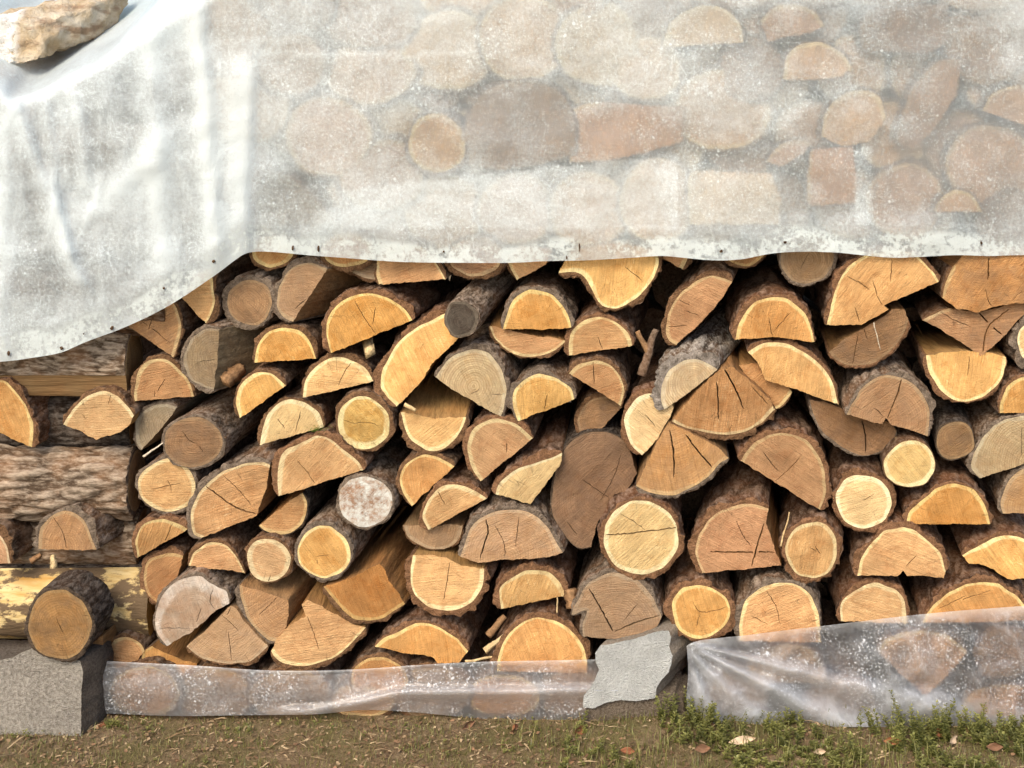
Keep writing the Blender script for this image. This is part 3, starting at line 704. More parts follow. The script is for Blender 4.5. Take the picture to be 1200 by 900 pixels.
crosswise(186, 698, .150, 50, 'crosswise log peeled to yellow wood, dark bark left only along its top', ty='y', bk='b', t=.006, mode='half', seed=6.2,
          shape=([(.113 * math.cos(a), .113 * math.sin(a)) for a in a_], [(.110 * math.cos(a), .110 * math.sin(a)) for a in f_]))
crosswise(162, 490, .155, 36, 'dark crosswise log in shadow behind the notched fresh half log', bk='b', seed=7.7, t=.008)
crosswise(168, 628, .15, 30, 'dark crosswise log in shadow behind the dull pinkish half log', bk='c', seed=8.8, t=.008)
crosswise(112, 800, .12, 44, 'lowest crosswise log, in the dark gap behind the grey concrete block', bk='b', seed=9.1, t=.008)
crosswise(205, 345, .10, 42, 'crosswise log veiled by milky plastic just above the slanting hem', bk='n', seed=10.4, t=.008)
crosswise(240, 262, .10, 42, 'crosswise log veiled by milky plastic, second above the slanting hem', bk='n', seed=11.9, t=.008, L=.9)
crosswise(250, 186, .11, 38, 'crosswise log veiled by milky plastic, just under the sheet fold at the top', bk='g', seed=12.6, t=.008, L=.9)

# logs seen dimly through the plastic
HZ = 'logs blurred behind the plastic sheet'
HAZE = 'blurred log end dimly seen through the milky upper plastic sheet'
LOGS2 = []
_keep = LOGS; LOGS = LOGS2
S('g2', '300,262 302,225 312,208 330,204 345,210 372,235 394,262', '', 'greyish brown half log showing through the plastic just above the hem corner', t=4, y=.0, pith='345,258')
S('k2', '540,192 545,150 560,115 590,98 622,95 655,108 672,140 674,180', '640,190 590,200', 'big brownish log end pressed against the plastic, flat side down, mid-sheet', t=4, y=-.015, pith='605,170')
S('p', '776,56 785,28 805,12 832,6 855,14 868,32 872,50', '', 'pale half log showing through the plastic near the top, left of an orange one', t=4, y=-.01, pith='825,50')
S('o', '892,24 905,10 930,5 952,12 966,30', '950,38 915,44 900,50', 'orange wedge seen through the plastic near the top edge of the photo', t=4, y=-.01, pith='930,30')
S('f', '918,92 922,65 940,52 962,50 985,62 998,80', '985,90 950,94', 'tan half log seen through the plastic below the orange wedge', t=4, y=-.01, pith='958,88')
S('o', '1150,130 1160,112 1180,102 1200,100 1225,112 1235,140', '1200,146', 'golden half log seen through the plastic at the photo edge', t=4, y=-.015, pith='1195,138')
S('o', '1095,248 1103,232 1120,223 1138,228 1150,248', '', 'small warm half log seen through the plastic above the hem, near the photo edge', t=3, y=-.015, pith='1122,245')
S('k', '1052,165 1058,130 1075,95 1100,72 1125,70', '1120,110 1095,150 1070,175', 'tall brown wedge seen through the plastic, leaning to the right', t=5, y=-.01, pith='1105,110')
S('f', '962,160 968,130 985,112 1010,105 1030,115 1038,140', '1020,165 990,172', 'rounded tan log end seen through the plastic left of the tall brown wedge', t=4, y=-.01, pith='1000,150')
S('o2', '946,240 946,205 950,176', '1000,172 1004,205 1004,238', 'squarish rusty orange block of wood seen through the plastic above the hem', t=1.5, y=-.015, pith='975,215')
S('o', '898,188 915,170 935,164 950,166', '940,180 915,196', 'rusty splinter of wood seen through the plastic beside the squarish block', t=1.5, y=-.015, pith='925,182')
S('o', '668,190 662,160 672,128 700,118', '800,125 800,165 760,178 710,188', 'broad orange split log seen through the plastic, right of the big brownish end', t=3, y=-.01, pith='735,185')
R('k3', (341,75,38,36), 'pinkish round log showing softly through the plastic under the top edge', y=.0)
R('f', (512,168,34,34), 'yellowish round log seen through the plastic left of the big brownish end', y=-.01)
S('p', '808,262 806,215 812,200', '905,204 915,235 912,262', 'wide pale slab seen through the plastic just above the hem', t=3, y=.0, pith='860,240')
S('k2', '1010,60 1008,30 1020,12', '1110,4 1112,50 1090,62', 'dull brown slab seen through the plastic near the top, beside the tan half log', t=4, y=.0, pith='1060,40')
for c_, ty_ in (((435,85,42,30),'f'),((525,60,44,38),'p'),((615,45,44,40),'f'),((700,52,40,40),'p'),((755,80,34,30),'f'),((385,160,40,38),'o'),((448,205,40,34),'o'),((290,120,40,40),'f'),
                ((285,205,30,32),'k'),((520,250,38,36),'f'),((605,245,36,34),'o'),((690,245,38,36),'f'),((770,235,36,40),'f'),((845,130,46,38),'f'),((760,20,30,26),'k2'),((1155,50,40,38),'k2'),
                ((1060,235,36,36),'r'),((1160,195,42,40),'r'),((880,80,30,30),'k2'),((435,20,44,30),'k'),((540,-8,40,26),'f'),((340,5,44,28),'k2'),((660,-10,40,28),'k'),((1190,262,36,30),'k2'),((440,285,40,34),'k3'),
                ((1215,20,34,36),'k'),((270,40,38,36),'k3'),((700,300,30,14),'k'),((860,-14,44,20),'k'),((1035,-22,50,24),'k2'),((1150,-20,50,26),'k'),((960,-20,40,20),'k3')):
    if c_[0] == 700 and c_[1] == 300: continue
    R(ty_, (c_[0], c_[1], c_[2] * 1.22, c_[3] * 1.22), HAZE, y=.03)
r_ = random.Random(77)
for row_ in range(4):
    for c_ in range(12):
        R(r_.choice(['f', 'k3', 'o', 'p', 'k']), (300 + c_ * 82 + (41 if row_ % 2 else 0) + r_.uniform(-10, 10), 12 + row_ * 76 + r_.uniform(-8, 8), 42, 40), HAZE, y=.075)
LOWG = 'log ends behind the lower plastic'
n_up = len(LOGS2)
S('r', '1028,762 1040,748 1062,740 1085,738 1110,744 1132,762', '1110,790 1084,816 1056,790', 'reddish wedge, point down, seen through the lower right plastic', t=4, y=.0, pith='1082,790')
S('k3', '876,800 880,775 900,760 930,755 955,765 972,800', '', 'dusty half log seen through the lower right plastic, left of the reddish wedge', t=4, y=.0, pith='925,798')
S('o2', '1120,845 1135,815 1160,803 1190,802 1220,815 1225,845', '', 'low tan log seen through the lower right plastic near the photo edge', t=4, y=.0, pith='1175,842')
R('k2', (1178,765,32,28), 'brown round behind wrinkled plastic near the photo edge', y=.01)
R('k2', (985,822,40,26), 'dim brown log lying low behind the lower right plastic', y=.012)
R('k2', (865,815,34,30), 'dim brown log behind the gathered corner of the lower right plastic', y=.012)
for c_, ty_ in (((170,810,42,30),'r'),((252,812,44,28),'k2'),((340,812,46,28),'k2'),((425,822,36,20),'o2'),((505,812,44,30),'k2'),((590,815,42,26),'r'),((668,812,38,30),'k')):
    R(ty_, c_, 'dim brown log end behind the spattered lower plastic strip', y=.012)
for i_, e_ in enumerate(LOGS2): place_log(e_, 200 + i_, HZ if i_ < n_up else LOWG)
LOGS = _keep

# unseen rows of logs, added behind the pile so its gaps stay dark
V, F, H_ = [], [], []
for row in range(15):
    for c in range(24):
        cx = -1.75 + c * .155 + (.077 if row % 2 else 0) + rng.uniform(-.01, .01); cz = .075 + row * .136
        if cx < -.7 and cz > 1.72: continue
        y0 = .50 + rng.uniform(0, .04); b = len(V); n = 12; rr = .076 * rng.uniform(.92, 1.06)
        for s in (0, 1):
            for i in range(n):
                a = i / n * 2 * math.pi; V.append((cx + rr * math.cos(a), y0 + s * .42, cz + rr * math.sin(a))); H_.append(.5)
        for i in range(n): F.append((b + (i + 1) % n, b + i, b + n + i, b + n + (i + 1) % n))
        F.append(tuple(b + i for i in range(n)))
tag(link_mesh('unseen_backing_logs', V, F, [BARK['n']], None, None, None, {'h': H_}), 'unseen rows of firewood added behind the pile to keep its gaps dark', 'firewood', None, 'stuff')

# loose chips, splinters and bark strips caught in the stack
def stick(name, a, b, r0, r1, col, label, cat, y0=-.02, y1=None, flat=1.0, group=None):
    y1 = y0 if y1 is None else y1
    A, B = P(a[0], a[1], y0), P(b[0], b[1], y1)
    r0, r1 = (r0 * .68, r1 * .68) if name == 'splinter' else (r0, r1); root_dir = (B - A); ln = root_dir.length; n = 4 if name == 'wood_chip' else 7; m = 10
    u = root_dir.normalized(); s = u.cross(Vector((0, 1, 0))).normalized(); w_ = u.cross(s)
    V, F = [], []
    for j in range(m + 1):
        t = j / m; r = (r0 + (r1 - r0) * t) / PXM
        c = A + root_dir * t - A + s * noise.noise((t * 2, a[0], 1)) * min(.006, ln * .06)
        for i in range(n):
            an = i / n * 2 * math.pi; k = 1 + .3 * noise.noise((an * 1.5, t * 9, a[1]))
            V.append(c + (s * math.cos(an) + w_ * math.sin(an) * flat) * r * k)
    for j in range(m):
        for i in range(n): F.append((j * n + i, j * n + (i + 1) % n, (j + 1) * n + (i + 1) % n, (j + 1) * n + i))
    F.append(tuple(range(n))[::-1]); F.append(tuple(m * n + i for i in range(n)))
    o = link_mesh(name, V, F, [col], None, None, True, {'h': [.6] * len(V)}); o.location = A
    return tag(o, label, cat, group)
SPL = split_face('splinter_wood', (.66, .50, .27), 1.1)
SPD = split_face('splinter_dark', (.34, .20, .10), 1.0)
SPP = split_face('splinter_pale', (.72, .64, .50), 1.1)
stick('splinter', (168,535), (191,519), 2.2, 1.0, SPP, 'pale thin splinter sticking out by the small silvery grey piece', 'splinter', -.025, -.02)
stick('wood_chip', (264,448), (283,430), 9, 10, SPD, 'square-ended brown chip wedged below the grey weathered quarter', 'wood chip', -.01, .05, .6)
stick('wood_chip', (434,412), (430,402), 10, 9, SPL, 'small tan chip wedged under the broad orange half with forked crack', 'wood chip', .0, .06, .7)
stick('splinter', (474,474), (487,481), 4, 3, SPL, 'short pale splinter at the foot of the long tan slab', 'splinter', -.02, -.03, .6)
stick('bark_strip', (752,440), (769,386), 6, 3.5, BARK['n'], 'curled brown bark strip standing beside the bright golden half', 'bark strip', .02, .01, .4)
stick('bark_strip', (761,415), (747,388), 4, 3, SPD, 'tan torn bark strip crossing the curled brown one', 'bark strip', .015, .01, .4)
stick('wood_chip', (63,666), (62,650), 5, 3, SPL, 'upright tan chip under the dull pinkish half log', 'wood chip', -.01, -.005, .4)
stick('wood_chip', (36,658), (48,650), 4, 3, SPD, 'small rusty chip left of the upright tan chip', 'wood chip', -.01, -.005, .5)
stick('splinter', (568,763), (590,745), 6, 3, SPL, 'torn pale splinter at the left flank of the large orange half', 'splinter', -.02, -.005, .5)
stick('splinter', (572,745), (592,722), 7, 5, SPD, 'shaggy brown bark splinter left of the large orange half', 'splinter', .0, .01, .6)
stick('splinter', (545,775), (583,769), 2.5, 2, SPL, 'thin splinter lying flat between the wavy split piece and large orange half', 'splinter', -.01, -.01, .5)
stick('splinter', (1024,378), (1032,410), 1.0, .6, SPP, 'needle-like pale splinter on the dusty crescent piece', 'splinter', -.03, -.02)
stick('splinter', (915,640), (925,600), 1.8, 1.2, SPL, 'thin straw-coloured splinter hanging under the big amber half', 'splinter', .0, .01)
stick('splinter', (653,718), (653,700), 1.5, 1.2, SPL, 'hair-thin splinter hanging below the half log with vertical saw streaks', 'splinter', .0, .0)
stick('wood_chip', (672,712), (668,690), 9, 8, SPD, 'reddish bark chip beside the pinkish grey ringed half log', 'wood chip', -.01, .0, .6)

# green moss tufts
def moss(px, py, y, r, label):
    c = P(px, py, y); V, F = [], []
    mat = moss.m
    for k in range(170):
        a = rng.uniform(0, 6.28); rr = abs(rng.normal(0, .5)) * r / PXM
        b = Vector((math.cos(a) * rr * 1.9, rng.uniform(-.006, .02), math.sin(a) * rr * .7))
        d = Vector(rng.normal(0, 1, 3)).normalized() * rng.uniform(.003, .007); s = Vector(rng.normal(0, 1, 3)).normalized() * .0009
        n = len(V); V += [b - s, b + s, b + d]; F.append((n, n + 1, n + 2))
    o = link_mesh('moss_tuft', V, F, [mat]); o.location = c
    tag(o, label, 'moss')
w = NT('moss'); w.principled((.10, .15, .02), .9); moss.m = w.m
moss(371, 504, -.015, 10, 'small tuft of green moss on the bark of the large tan half log')

# ----------------------------------------------------------------------------
# PLASTIC SHEETS
# ----------------------------------------------------------------------------
def plastic(name, base, patch, speck, tint=(.80, .84, .83), gloss=.5, scuffc=(.72, .80, .79), lowest=.12):
    w = NT(name)
    tc = w.n('ShaderNodeTexCoord').outputs['Object']
    hem, gather_highlight = w.attr('hem'), w.attr('gather_highlight')
    big = w.noise(tc, 3.2, 4, .55, .4).outputs['Fac']
    mid = w.noise(w.scale(tc, (1, 1, 1.3)), 13, 5, .6, .6).outputs['Fac']
    fin = w.noise(tc, 190, 3, .65).outputs['Fac']
    msk = w.noise(tc, 9, 4, .6).outputs['Fac']
    wr = w.noise(w.scale(tc, (1.0, 1, .45)), 26, 4, .6, 1.2).outputs['Fac']
    # abrasion: fine white flecks, denser in places
    fl = w.math('MULTIPLY', w.mapr(fin, .56, .64), w.mapr(msk, .40, .62))
    vor = w.n('ShaderNodeTexVoronoi'); w.put(vor.inputs['Vector'], w.vmath('ADD', tc, w.vmath('SCALE', w.noise(tc, 60, 2).outputs['Color'], s=.012))); vor.inputs['Scale'].default_value = 48
    dots = w.math('MULTIPLY', w.mapr(w.math('ADD', vor.outputs['Distance'], w.math('MULTIPLY', w.math('SUBTRACT', msk, .5), -.35)), .10, .19, 1.0, 0.0), w.mapr(w.n('ShaderNodeSeparateColor').outputs[0], 0, 1) if False else 1.0)
    sep = w.n('ShaderNodeSeparateColor'); w.l(vor.outputs['Color'], sep.inputs[0])
    dots = w.math('MULTIPLY', dots, w.mapr(sep.outputs[0], .62, .70))
    dots = w.math('MULTIPLY', dots, w.mapr(msk, .47, .6))
    scuff_n = w.noise(w.scale(tc, (1, 1, 1)), 75, 8, .78).outputs['Fac']
    scuff_l = w.noise(tc, 10, 3).outputs['Fac']
    sc_v = w.math('ADD', scuff_n, w.math('MULTIPLY', w.math('SUBTRACT', scuff_l, .5), .5))
    scuff = w.math('MULTIPLY', w.mapr(sc_v, .42, .53), hem)
    op = w.math('ADD', base, w.math('MULTIPLY', w.mapr(big, .3, .7, -1, 1), patch * .7))
    op = w.math('ADD', op, w.math('MULTIPLY', w.mapr(mid, .3, .7, -1, 1), patch * .4))
    op = w.math('ADD', op, w.math('MULTIPLY', w.mapr(wr, .62, .75), .16))
    op = w.math('ADD', op, w.math('MULTIPLY', gather_highlight, .45)); op = w.math('ADD', op, w.math('MULTIPLY', w.mapr(w.noise(tc, 130, 6, .8).outputs['Fac'], .3, .7, -1, 1), patch * 1.25))
    op = w.math('ADD', op, w.math('MULTIPLY', fl, speck))
    op = w.math('ADD', op, w.math('MULTIPLY', dots, speck * 1.3))
    lw = w.n('ShaderNodeLayerWeight'); lw.inputs['Blend'].default_value = .35
    op = w.math('ADD', op, w.math('MULTIPLY', lw.outputs['Facing'], .35))
    cr_ = w.noise(w.scale(w.vmath('ADD', tc, (3.3, 0, 1.7)), (1.0, 1, .55)), 15, 5, .55, 1.6).outputs['Fac']
    cr2 = w.noise(w.scale(w.vmath('ADD', tc, (7.3, 0, 2.7)), (.5, 1, 1.4)), 22, 4, .55, 1.2).outputs['Fac']
    crease = w.math('MAXIMUM', w.mapr(w.math('ABSOLUTE', w.math('SUBTRACT', cr_, .5)), .0, .014, 1.0, 0.0), w.mapr(w.math('ABSOLUTE', w.math('SUBTRACT', cr2, .5)), .0, .010, 1.0, 0.0))
    crease = w.math('MULTIPLY', crease, w.mapr(w.noise(tc, 6, 2).outputs['Fac'], .46, .62))
    op = w.math('ADD', op, w.math('MULTIPLY', crease, .28))
    op = w.math('MAXIMUM', w.math('MINIMUM', op, .93), lowest)
    op = w.mix(hem, op, w.math('MINIMUM', w.math('SUBTRACT', op, .08), .7))
    op = w.math('MAXIMUM', op, w.math('MULTIPLY', scuff, .97), clamp=True)
    bumpn = w.bump(w.math('ADD', w.math('MULTIPLY', wr, .8), w.math('MULTIPLY', mid, 1.0)), .008, .38)
    bumpn = w.bump(fin, .0012, .5, bumpn)
    col = w.mix(scuff, tint, scuffc)
    df = w.n('ShaderNodeBsdfDiffuse'); w.put(df.inputs[0], col); w.l(bumpn, df.inputs['Normal'])
    tl = w.n('ShaderNodeBsdfTranslucent'); w.put(tl.inputs[0], col); w.l(bumpn, tl.inputs['Normal'])
    tr = w.n('ShaderNodeBsdfTransparent'); w.put(tr.inputs[0], (.94, .93, .99))
    rf = w.n('ShaderNodeBsdfRefraction'); w.put(rf.inputs[0], (.97, .97, .97)); rf.inputs['Roughness'].default_value = .7; rf.inputs['IOR'].default_value = 1.2
    gl = w.n('ShaderNodeBsdfGlossy'); gl.inputs['Roughness'].default_value = .28; w.put(gl.inputs[0], (.9, .9, .9)); w.l(bumpn, gl.inputs['Normal'])
    def mx(f, a, b):
        m = w.n('ShaderNodeMixShader'); w.put(m.inputs[0], f); w.l(a, m.inputs[1]); w.l(b, m.inputs[2]); return m.outputs[0]
    white = mx(.34, df.outputs[0], tl.outputs[0])
    clear = mx(.52, tr.outputs[0], rf.outputs[0])
    s = mx(op, clear, white)
    fr = w.n('ShaderNodeFresnel'); fr.inputs['IOR'].default_value = 1.42; w.l(bumpn, fr.inputs['Normal'])
    s = mx(w.math('MULTIPLY', w.math('MULTIPLY', fr.outputs[0], gloss), w.math('SUBTRACT', 1.0, scuff)), s, gl.outputs[0])
    w.l(s, w.out.inputs['Surface'])
    return w.m

def interp(pl, x):
    xs = [p[0] for p in pl]; ys = [p[1] for p in pl]
    return float(np.interp(x, xs, ys))
def smooth_pl(pl):
    c = np.array(catmull(pl, False, 6)); o = np.argsort(c[:, 0]); return [(c[i, 0], c[i, 1]) for i in o]

HEM = smooth_pl([(-80,428),(0,424),(40,419),(72,413),(100,401),(150,382),(200,357),(250,324),(278,303),(292,296),(315,295),(360,299),(400,302),(470,307),(540,308),(600,308),(640,306),(690,305),(740,302),(775,300),(800,302),(835,305),(868,304),(905,297),(940,295),(980,296),(1010,299),(1045,302),(1080,301),(1120,299),(1160,300),(1200,299),(1290,300)])
RIDGE = smooth_pl([(-80,60),(-30,88),(0,104),(15,119),(50,107),(80,92),(110,77),(160,43),(190,24),(230,0),(300,-28),(400,-42),(700,-50),(1290,-55)])
def gs(x, s): return math.exp(-.5 * (x / s) ** 2)
def fold_lines(px, py):
    """depth of the sheet's folds (towards the viewer) and how gathered the film is there"""
    f = g = 0.0
    def line(x0, y0, x1, y1, s, amp, ga, fade=40, asym=1.0):
        nonlocal f, g
        t = (py - y0) / (y1 - y0); xc = x0 + (x1 - x0) * t + 5 * noise.noise((py * .012, x0, 0))
        e = max(0, min(1, (t * abs(y1 - y0) + fade) / fade)) * max(0, min(1, ((1 - t) * abs(y1 - y0) + fade) / fade))
        dx = px - xc; sg = s if dx < 0 else s * asym
        a = gs(dx, sg) * e; f += amp * .7 * a; g += ga * a
    line(15, 119, 95, 330, 10, .022, .55, 20, .7)
    line(52, 124, 78, 300, 5, .012, .25, 20)
    line(86, 112, 104, 215, 7, .016, .5, 20)
    line(176, 50, 190, 300, 11, .022, .55, 40)
    line(232, 10, 252, 290, 9, .026, .7, 40)
    line(292, 100, 284, 292, 17, .018, .75, 60, .35)
    line(128, 90, 150, 260, 16, .012, .2, 40)
    line(6, 150, 2, 420, 8, .012, .3, 30)
    for q_ in range(16):
        x0 = 20 + (q_ * 47) % 280; y0 = 120 + (q_ * 83) % 190 - .35 * x0 * (q_ % 2); ln_ = 40 + (q_ * 29) % 70; sl = -22 + (q_ * 17) % 44
        if y0 < py + 25 and py < y0 + ln_ + 25: line(x0, y0, x0 + sl, y0 + ln_, 2.6, .0035, .16, 25)
    # hanging swags
    line(200, 160, 110, 250, 16, .012, .35, 30)
    return f, g
def sheet_y(px, py):
    f, g = fold_lines(px, py)
    n1 = noise.noise((px * .008, py * .011, 3.1)); n2 = noise.noise((px * .024, py * .03, 7.7)); n3 = noise.noise((px * .06, py * .075, 1.3)) + (.8 - 2.2 * abs(noise.noise((px * .022, py * .016, 21.)))) * (1.0 if px < 330 else .45)
    left = 1 / (1 + math.exp((px - 300) / 18))
    y = -.045 - .020 * left + .010 * n1 + .0055 * n2 + .0018 * n3 - f
    return y, g
CLEAN = [(615,152,70,48),(560,120,40,40),(735,160,85,32),(930,40,60,34),(960,85,60,32),(1000,140,60,44),(1100,110,70,70),(1185,130,50,34),(975,205,50,45),(880,178,60,22),(1080,60,110,45),
         (1150,200,90,60),(345,232,38,34),(40,210,26,70),(110,170,36,40),(60,320,60,26),(160,120,26,36),(510,170,40,32),(840,40,46,34),(1060,200,60,50)]
def clean(px, py):
    'cleaner patches where the film lies against the wood'
    s = 0
    for x, y, a, b in CLEAN: s = max(s, math.exp(-(((px - x) / a) ** 2 + ((py - y) / b) ** 2) ** 2 * .5))
    return s * (.7 + .5 * noise.noise((px * .03, py * .03, 4)))
def double(px, py):
    'where a second layer of film lies behind the first'
    if 380 < px < 796 and 217 - (px - 460) * .108 + 3 * noise.noise((px * .02, 3, 1)) < py < 268: return .38 * min(1, (px - 380) / 60)
    if 1003 < px < 1024 and 172 < py < 262: return .4
    if 300 < px < 560 and 60 < py + 8 * noise.noise((px * .02, 1, 1)) < 66: return .35
    return 0
def upper_sheet():
    V, F, HE, GA = [], [], [], []
    cols = np.arange(-80, 1290, 4.0); nr, nt = 72, 26
    for ci, px in enumerate(cols):
        hy, ry = interp(HEM, px), interp(RIDGE, px)
        left = 1 / (1 + math.exp((px - 330) / 60))
        for j in range(nr + 1):
            t = j / nr; py = hy + (ry - hy) * t
            y, g = sheet_y(px, py)
            up = min(1, (py - ry) / 14); y += (1 - up) ** 2 * .012
            dh = (hy - py)
            V.append(P(px, py, y))
            band = 33 + 10 * noise.noise((px * .02, 4.4, 0)) + (8 if px < 300 else 0)
            HE.append(max(0, min(1, (band - dh) / 12))); GA.append(max(1.35 * g + .22 * left - .75 * clean(px, py) + double(px, py), .75 * gs(py - ry, 9) if (px < 300 and py - ry < 22) else -9))
        top = V[-1]; y0 = top.y
        for j in range(1, nt + 1):
            s = (j / nt) ** 1.25 * 1.0
            z = top.z + .37 * s * left + .02 * (1 - left) * s + .012 * noise.noise((px * .02, s * 6, 9)) * min(1, s * 8)
            if s > .9: z -= (s - .9) * 1.0
            fold = .03 * gs(px - (165 + s * 160), 22 + 20 * s) * min(1, s * 8) + .012 * gs(px - (128 + s * 100), 8) * min(1, s * 8)
            V.append(Vector((top.x * (1 + s * .1), y0 + s, z + fold))); HE.append(0)
            GA.append(max(.75 * gs(s, .02), .9 * gs(px - (190 + s * 120), 34)) if px < 330 else 0)
    m = nr + nt + 1
    for i in range(len(cols) - 1):
        for j in range(m - 1):
            F.append((i * m + j, (i + 1) * m + j, (i + 1) * m + j + 1, i * m + j + 1))
    o = link_mesh('plastic_sheet', V, F, [plastic('milky_plastic', .52, .17, .36, (.79, .885, .905), lowest=.28)], None, None, True, {'hem': HE, 'gather_highlight': GA})
    crumb = bark_cut('hem_dirt', (.05, .03, .018), (.12, .075, .045))
    for px, py, sx, sz in ((343,291,3,5),(373,292,3,6),(72,408,5,5),(131,384,5,4),(250,306,4,3),(192,338,3,3),(520,295,3,2),(679,290,2,8),(920,284,4,2),(845,294,4,3),(1150,285,3,4),(10,414,4,4),(98,391,2,2),(664,302,2,4)):
        y, g = sheet_y(px, py); c = P(px, py, y - .004); vv, ff = [], []
        for i in range(7):
            a = i / 7 * 6.283; r_ = rng.uniform(.5, 1.1)
            vv.append(c + Vector((math.cos(a) * sx * .55 * r_, 0, math.sin(a) * sz * .75 * r_)) / PXM)
        vv.append(c + Vector((0, -.002, 0))); vv.append(c + Vector((0, .003, 0)))
        for i in range(7): ff += [(i, (i + 1) % 7, 7), ((i + 1) % 7, i, 8)]
        link_mesh('dirt_speck', vv, ff, [crumb], o)
    return tag(o, 'large milky plastic sheet draped over the top half of the woodpile', 'plastic sheet')
upper_sheet()

def lower_strip():
    TOP = smooth_pl([(60,770),(95,771),(120,774),(170,777),(230,780),(300,785),(350,786),(400,785),(440,783),(480,780),(530,777),(580,775),(640,774),(730,772)])
    BOT = smooth_pl([(60,838),(120,836),(200,839),(300,838),(370,837),(430,832),(500,836),(560,842),(620,844),(730,846)])
    LIP = smooth_pl([(60,836),(330,834),(380,831),(430,822),(470,813),(520,812),(600,812),(680,810),(730,810)])
    V, F, HE, GA = [], [], [], []
    cols = np.arange(64, 728, 4.0); nr = 26
    for px in cols:
        ty, by, ly = interp(TOP, px), interp(BOT, px), interp(LIP, px)
        for j in range(nr + 1):
            t = j / nr; py = by + (ty - by) * t
            n1 = noise.noise((px * .012, py * .03, 5.1)); n2 = noise.noise((px * .05, py * .07, 2.2))
            lip = gs(py - ly, 5) if px > 340 else gs(py - ly, 5) * max(0, (px - 300) / 40)
            under = max(0, min(1, (py - ly) / 10))
            y = -.020 - .006 * n1 - .003 * n2 - .016 * lip + (.010 * under if px > 380 else 0) - .006 * math.sin(t * 3.1)
            if t > .93: y -= .004 * (1 - t) / .07
            V.append(P(px, py, y)); HE.append(.35 * gs(py - ty, 3)); GA.append(.45 * lip + .35 * gs(py - (ty + .45 * (by - ty)), 9) * (.6 + .6 * n1) + .3 * gs(py - ty, 3))
    m = nr + 1
    for i in range(len(cols) - 1):
        for j in range(nr): F.append((i * m + j, (i + 1) * m + j, (i + 1) * m + j + 1, i * m + j + 1))
    o = link_mesh('plastic_strip', V, F, [plastic('spattered_plastic', .12, .14, .9, (.76, .79, .82), 1.0, lowest=.12)], None, None, True, {'hem': HE, 'gather_highlight': GA})
    tag(o, 'spattered clear plastic strip along the foot of the pile between two concrete blocks', 'plastic sheet')
lower_strip()

def lower_right():
    TOP = smooth_pl([(800,760),(815,752),(840,748),(870,745),(910,740),(960,734),(1010,728),(1060,722),(1120,716),(1200,710),(1300,702)])
    V, F, HE, GA = [], [], [], []
    us = np.linspace(0, 1, 130); nr = 44
    for u in us:
        px0 = 805 + u * 480; ty = interp(TOP, px0)
        for j in range(nr + 1):
            t = j / nr; by = 852
            py = ty + (by - ty) * t; px = px0 + 4 * noise.noise((py * .03, 1.1, 0)) * (1 - u)
            ang = math.degrees(math.atan2(py - 752, px - 798)); rad = math.hypot(px - 798, py - 752)
            sc_ = min(1, rad / 60)
            fld = (gs(ang - 27, 3.2) + .8 * gs(ang - 14.5, 2.2) + .7 * gs(ang - 46, 5) + .6 * gs(ang - 68, 5)) * sc_ * max(.3, 1 - rad / 700)
            n1 = noise.noise((px * .014, py * .016, 5.1)); n2 = noise.noise((px * .045, py * .05, 2.2)); n3 = abs(noise.noise((px * .025, py * .03, 12.2)))
            y = -.022 - .010 * n1 - .005 * n2 - .006 * (1 - n3 * 3) - .034 * fld - .012 * t
            V.append(P(px, py, y)); HE.append(.3 * gs(t, .03)); GA.append(1.1 * fld + .5 * max(0, .12 - t) / .12 + .25 * gs(n3, .04))  # fold highlights put into the film's whiteness, on top of its gathers
    m = nr + 1
    for i in range(len(us) - 1):
        for j in range(nr): F.append((i * m + j, i * m + j + 1, (i + 1) * m + j + 1, (i + 1) * m + j))
    o = link_mesh('plastic_strip', V, F, [plastic('wrinkled_plastic', .10, .12, .8, (.76, .79, .83), 1.0, lowest=.12)], None, None, True, {'hem': HE, 'gather_highlight': GA})
    tag(o, 'wrinkled clear plastic fanning out from the whitish block to the photo edge, weeds in front', 'plastic sheet')
lower_right()

# ----------------------------------------------------------------------------
# CONCRETE BLOCKS AND STONE
# ----------------------------------------------------------------------------
def concrete(name, c1, c2, pit, scale=1.0, stain=None):
    w = NT(name)
    tc = w.n('ShaderNodeTexCoord').outputs['Object']
    n1 = w.noise(tc, 18 * scale, 5, .6).outputs['Fac']; n2 = w.noise(tc, 150 * scale, 5, .7).outputs['Fac']; n3 = w.noise(tc, 300, 3, .75).outputs['Fac']
    c = w.mix(w.mapr(n2, .38, .62), c1, c2)
    c = w.vmath('SCALE', c, s=w.mapr(n1, .3, .7, .82, 1.12))
    c = w.mix(w.math('MULTIPLY', w.mapr(n3, .42, .33), pit), c, shade(c1, .25))
    if stain: c = w.mix(w.mapr(w.noise(tc, 12, 4).outputs['Fac'], .48, .66), c, stain)
    w.principled(c, .92, w.bump(w.math('ADD', w.math('MULTIPLY', n2, 1.2), n3), .012, 1.0), .15)
    return w.m
END['ca'] = concrete('grey_block', (.33, .295, .245), (.58, .53, .455), .9, .7); SIDE['ca'] = concrete('grey_block_side_shaded', (.17, .14, .11), (.28, .235, .19), .7)  # side colour is browner and has that face's shade put in
END['cb'] = concrete('white_block', (.72, .73, .69), (.86, .87, .83), .5); SIDE['cb'] = concrete('white_block_side_shaded', (.40, .33, .25), (.58, .50, .40), .6)  # brown side colour with the light and shade of that face put in
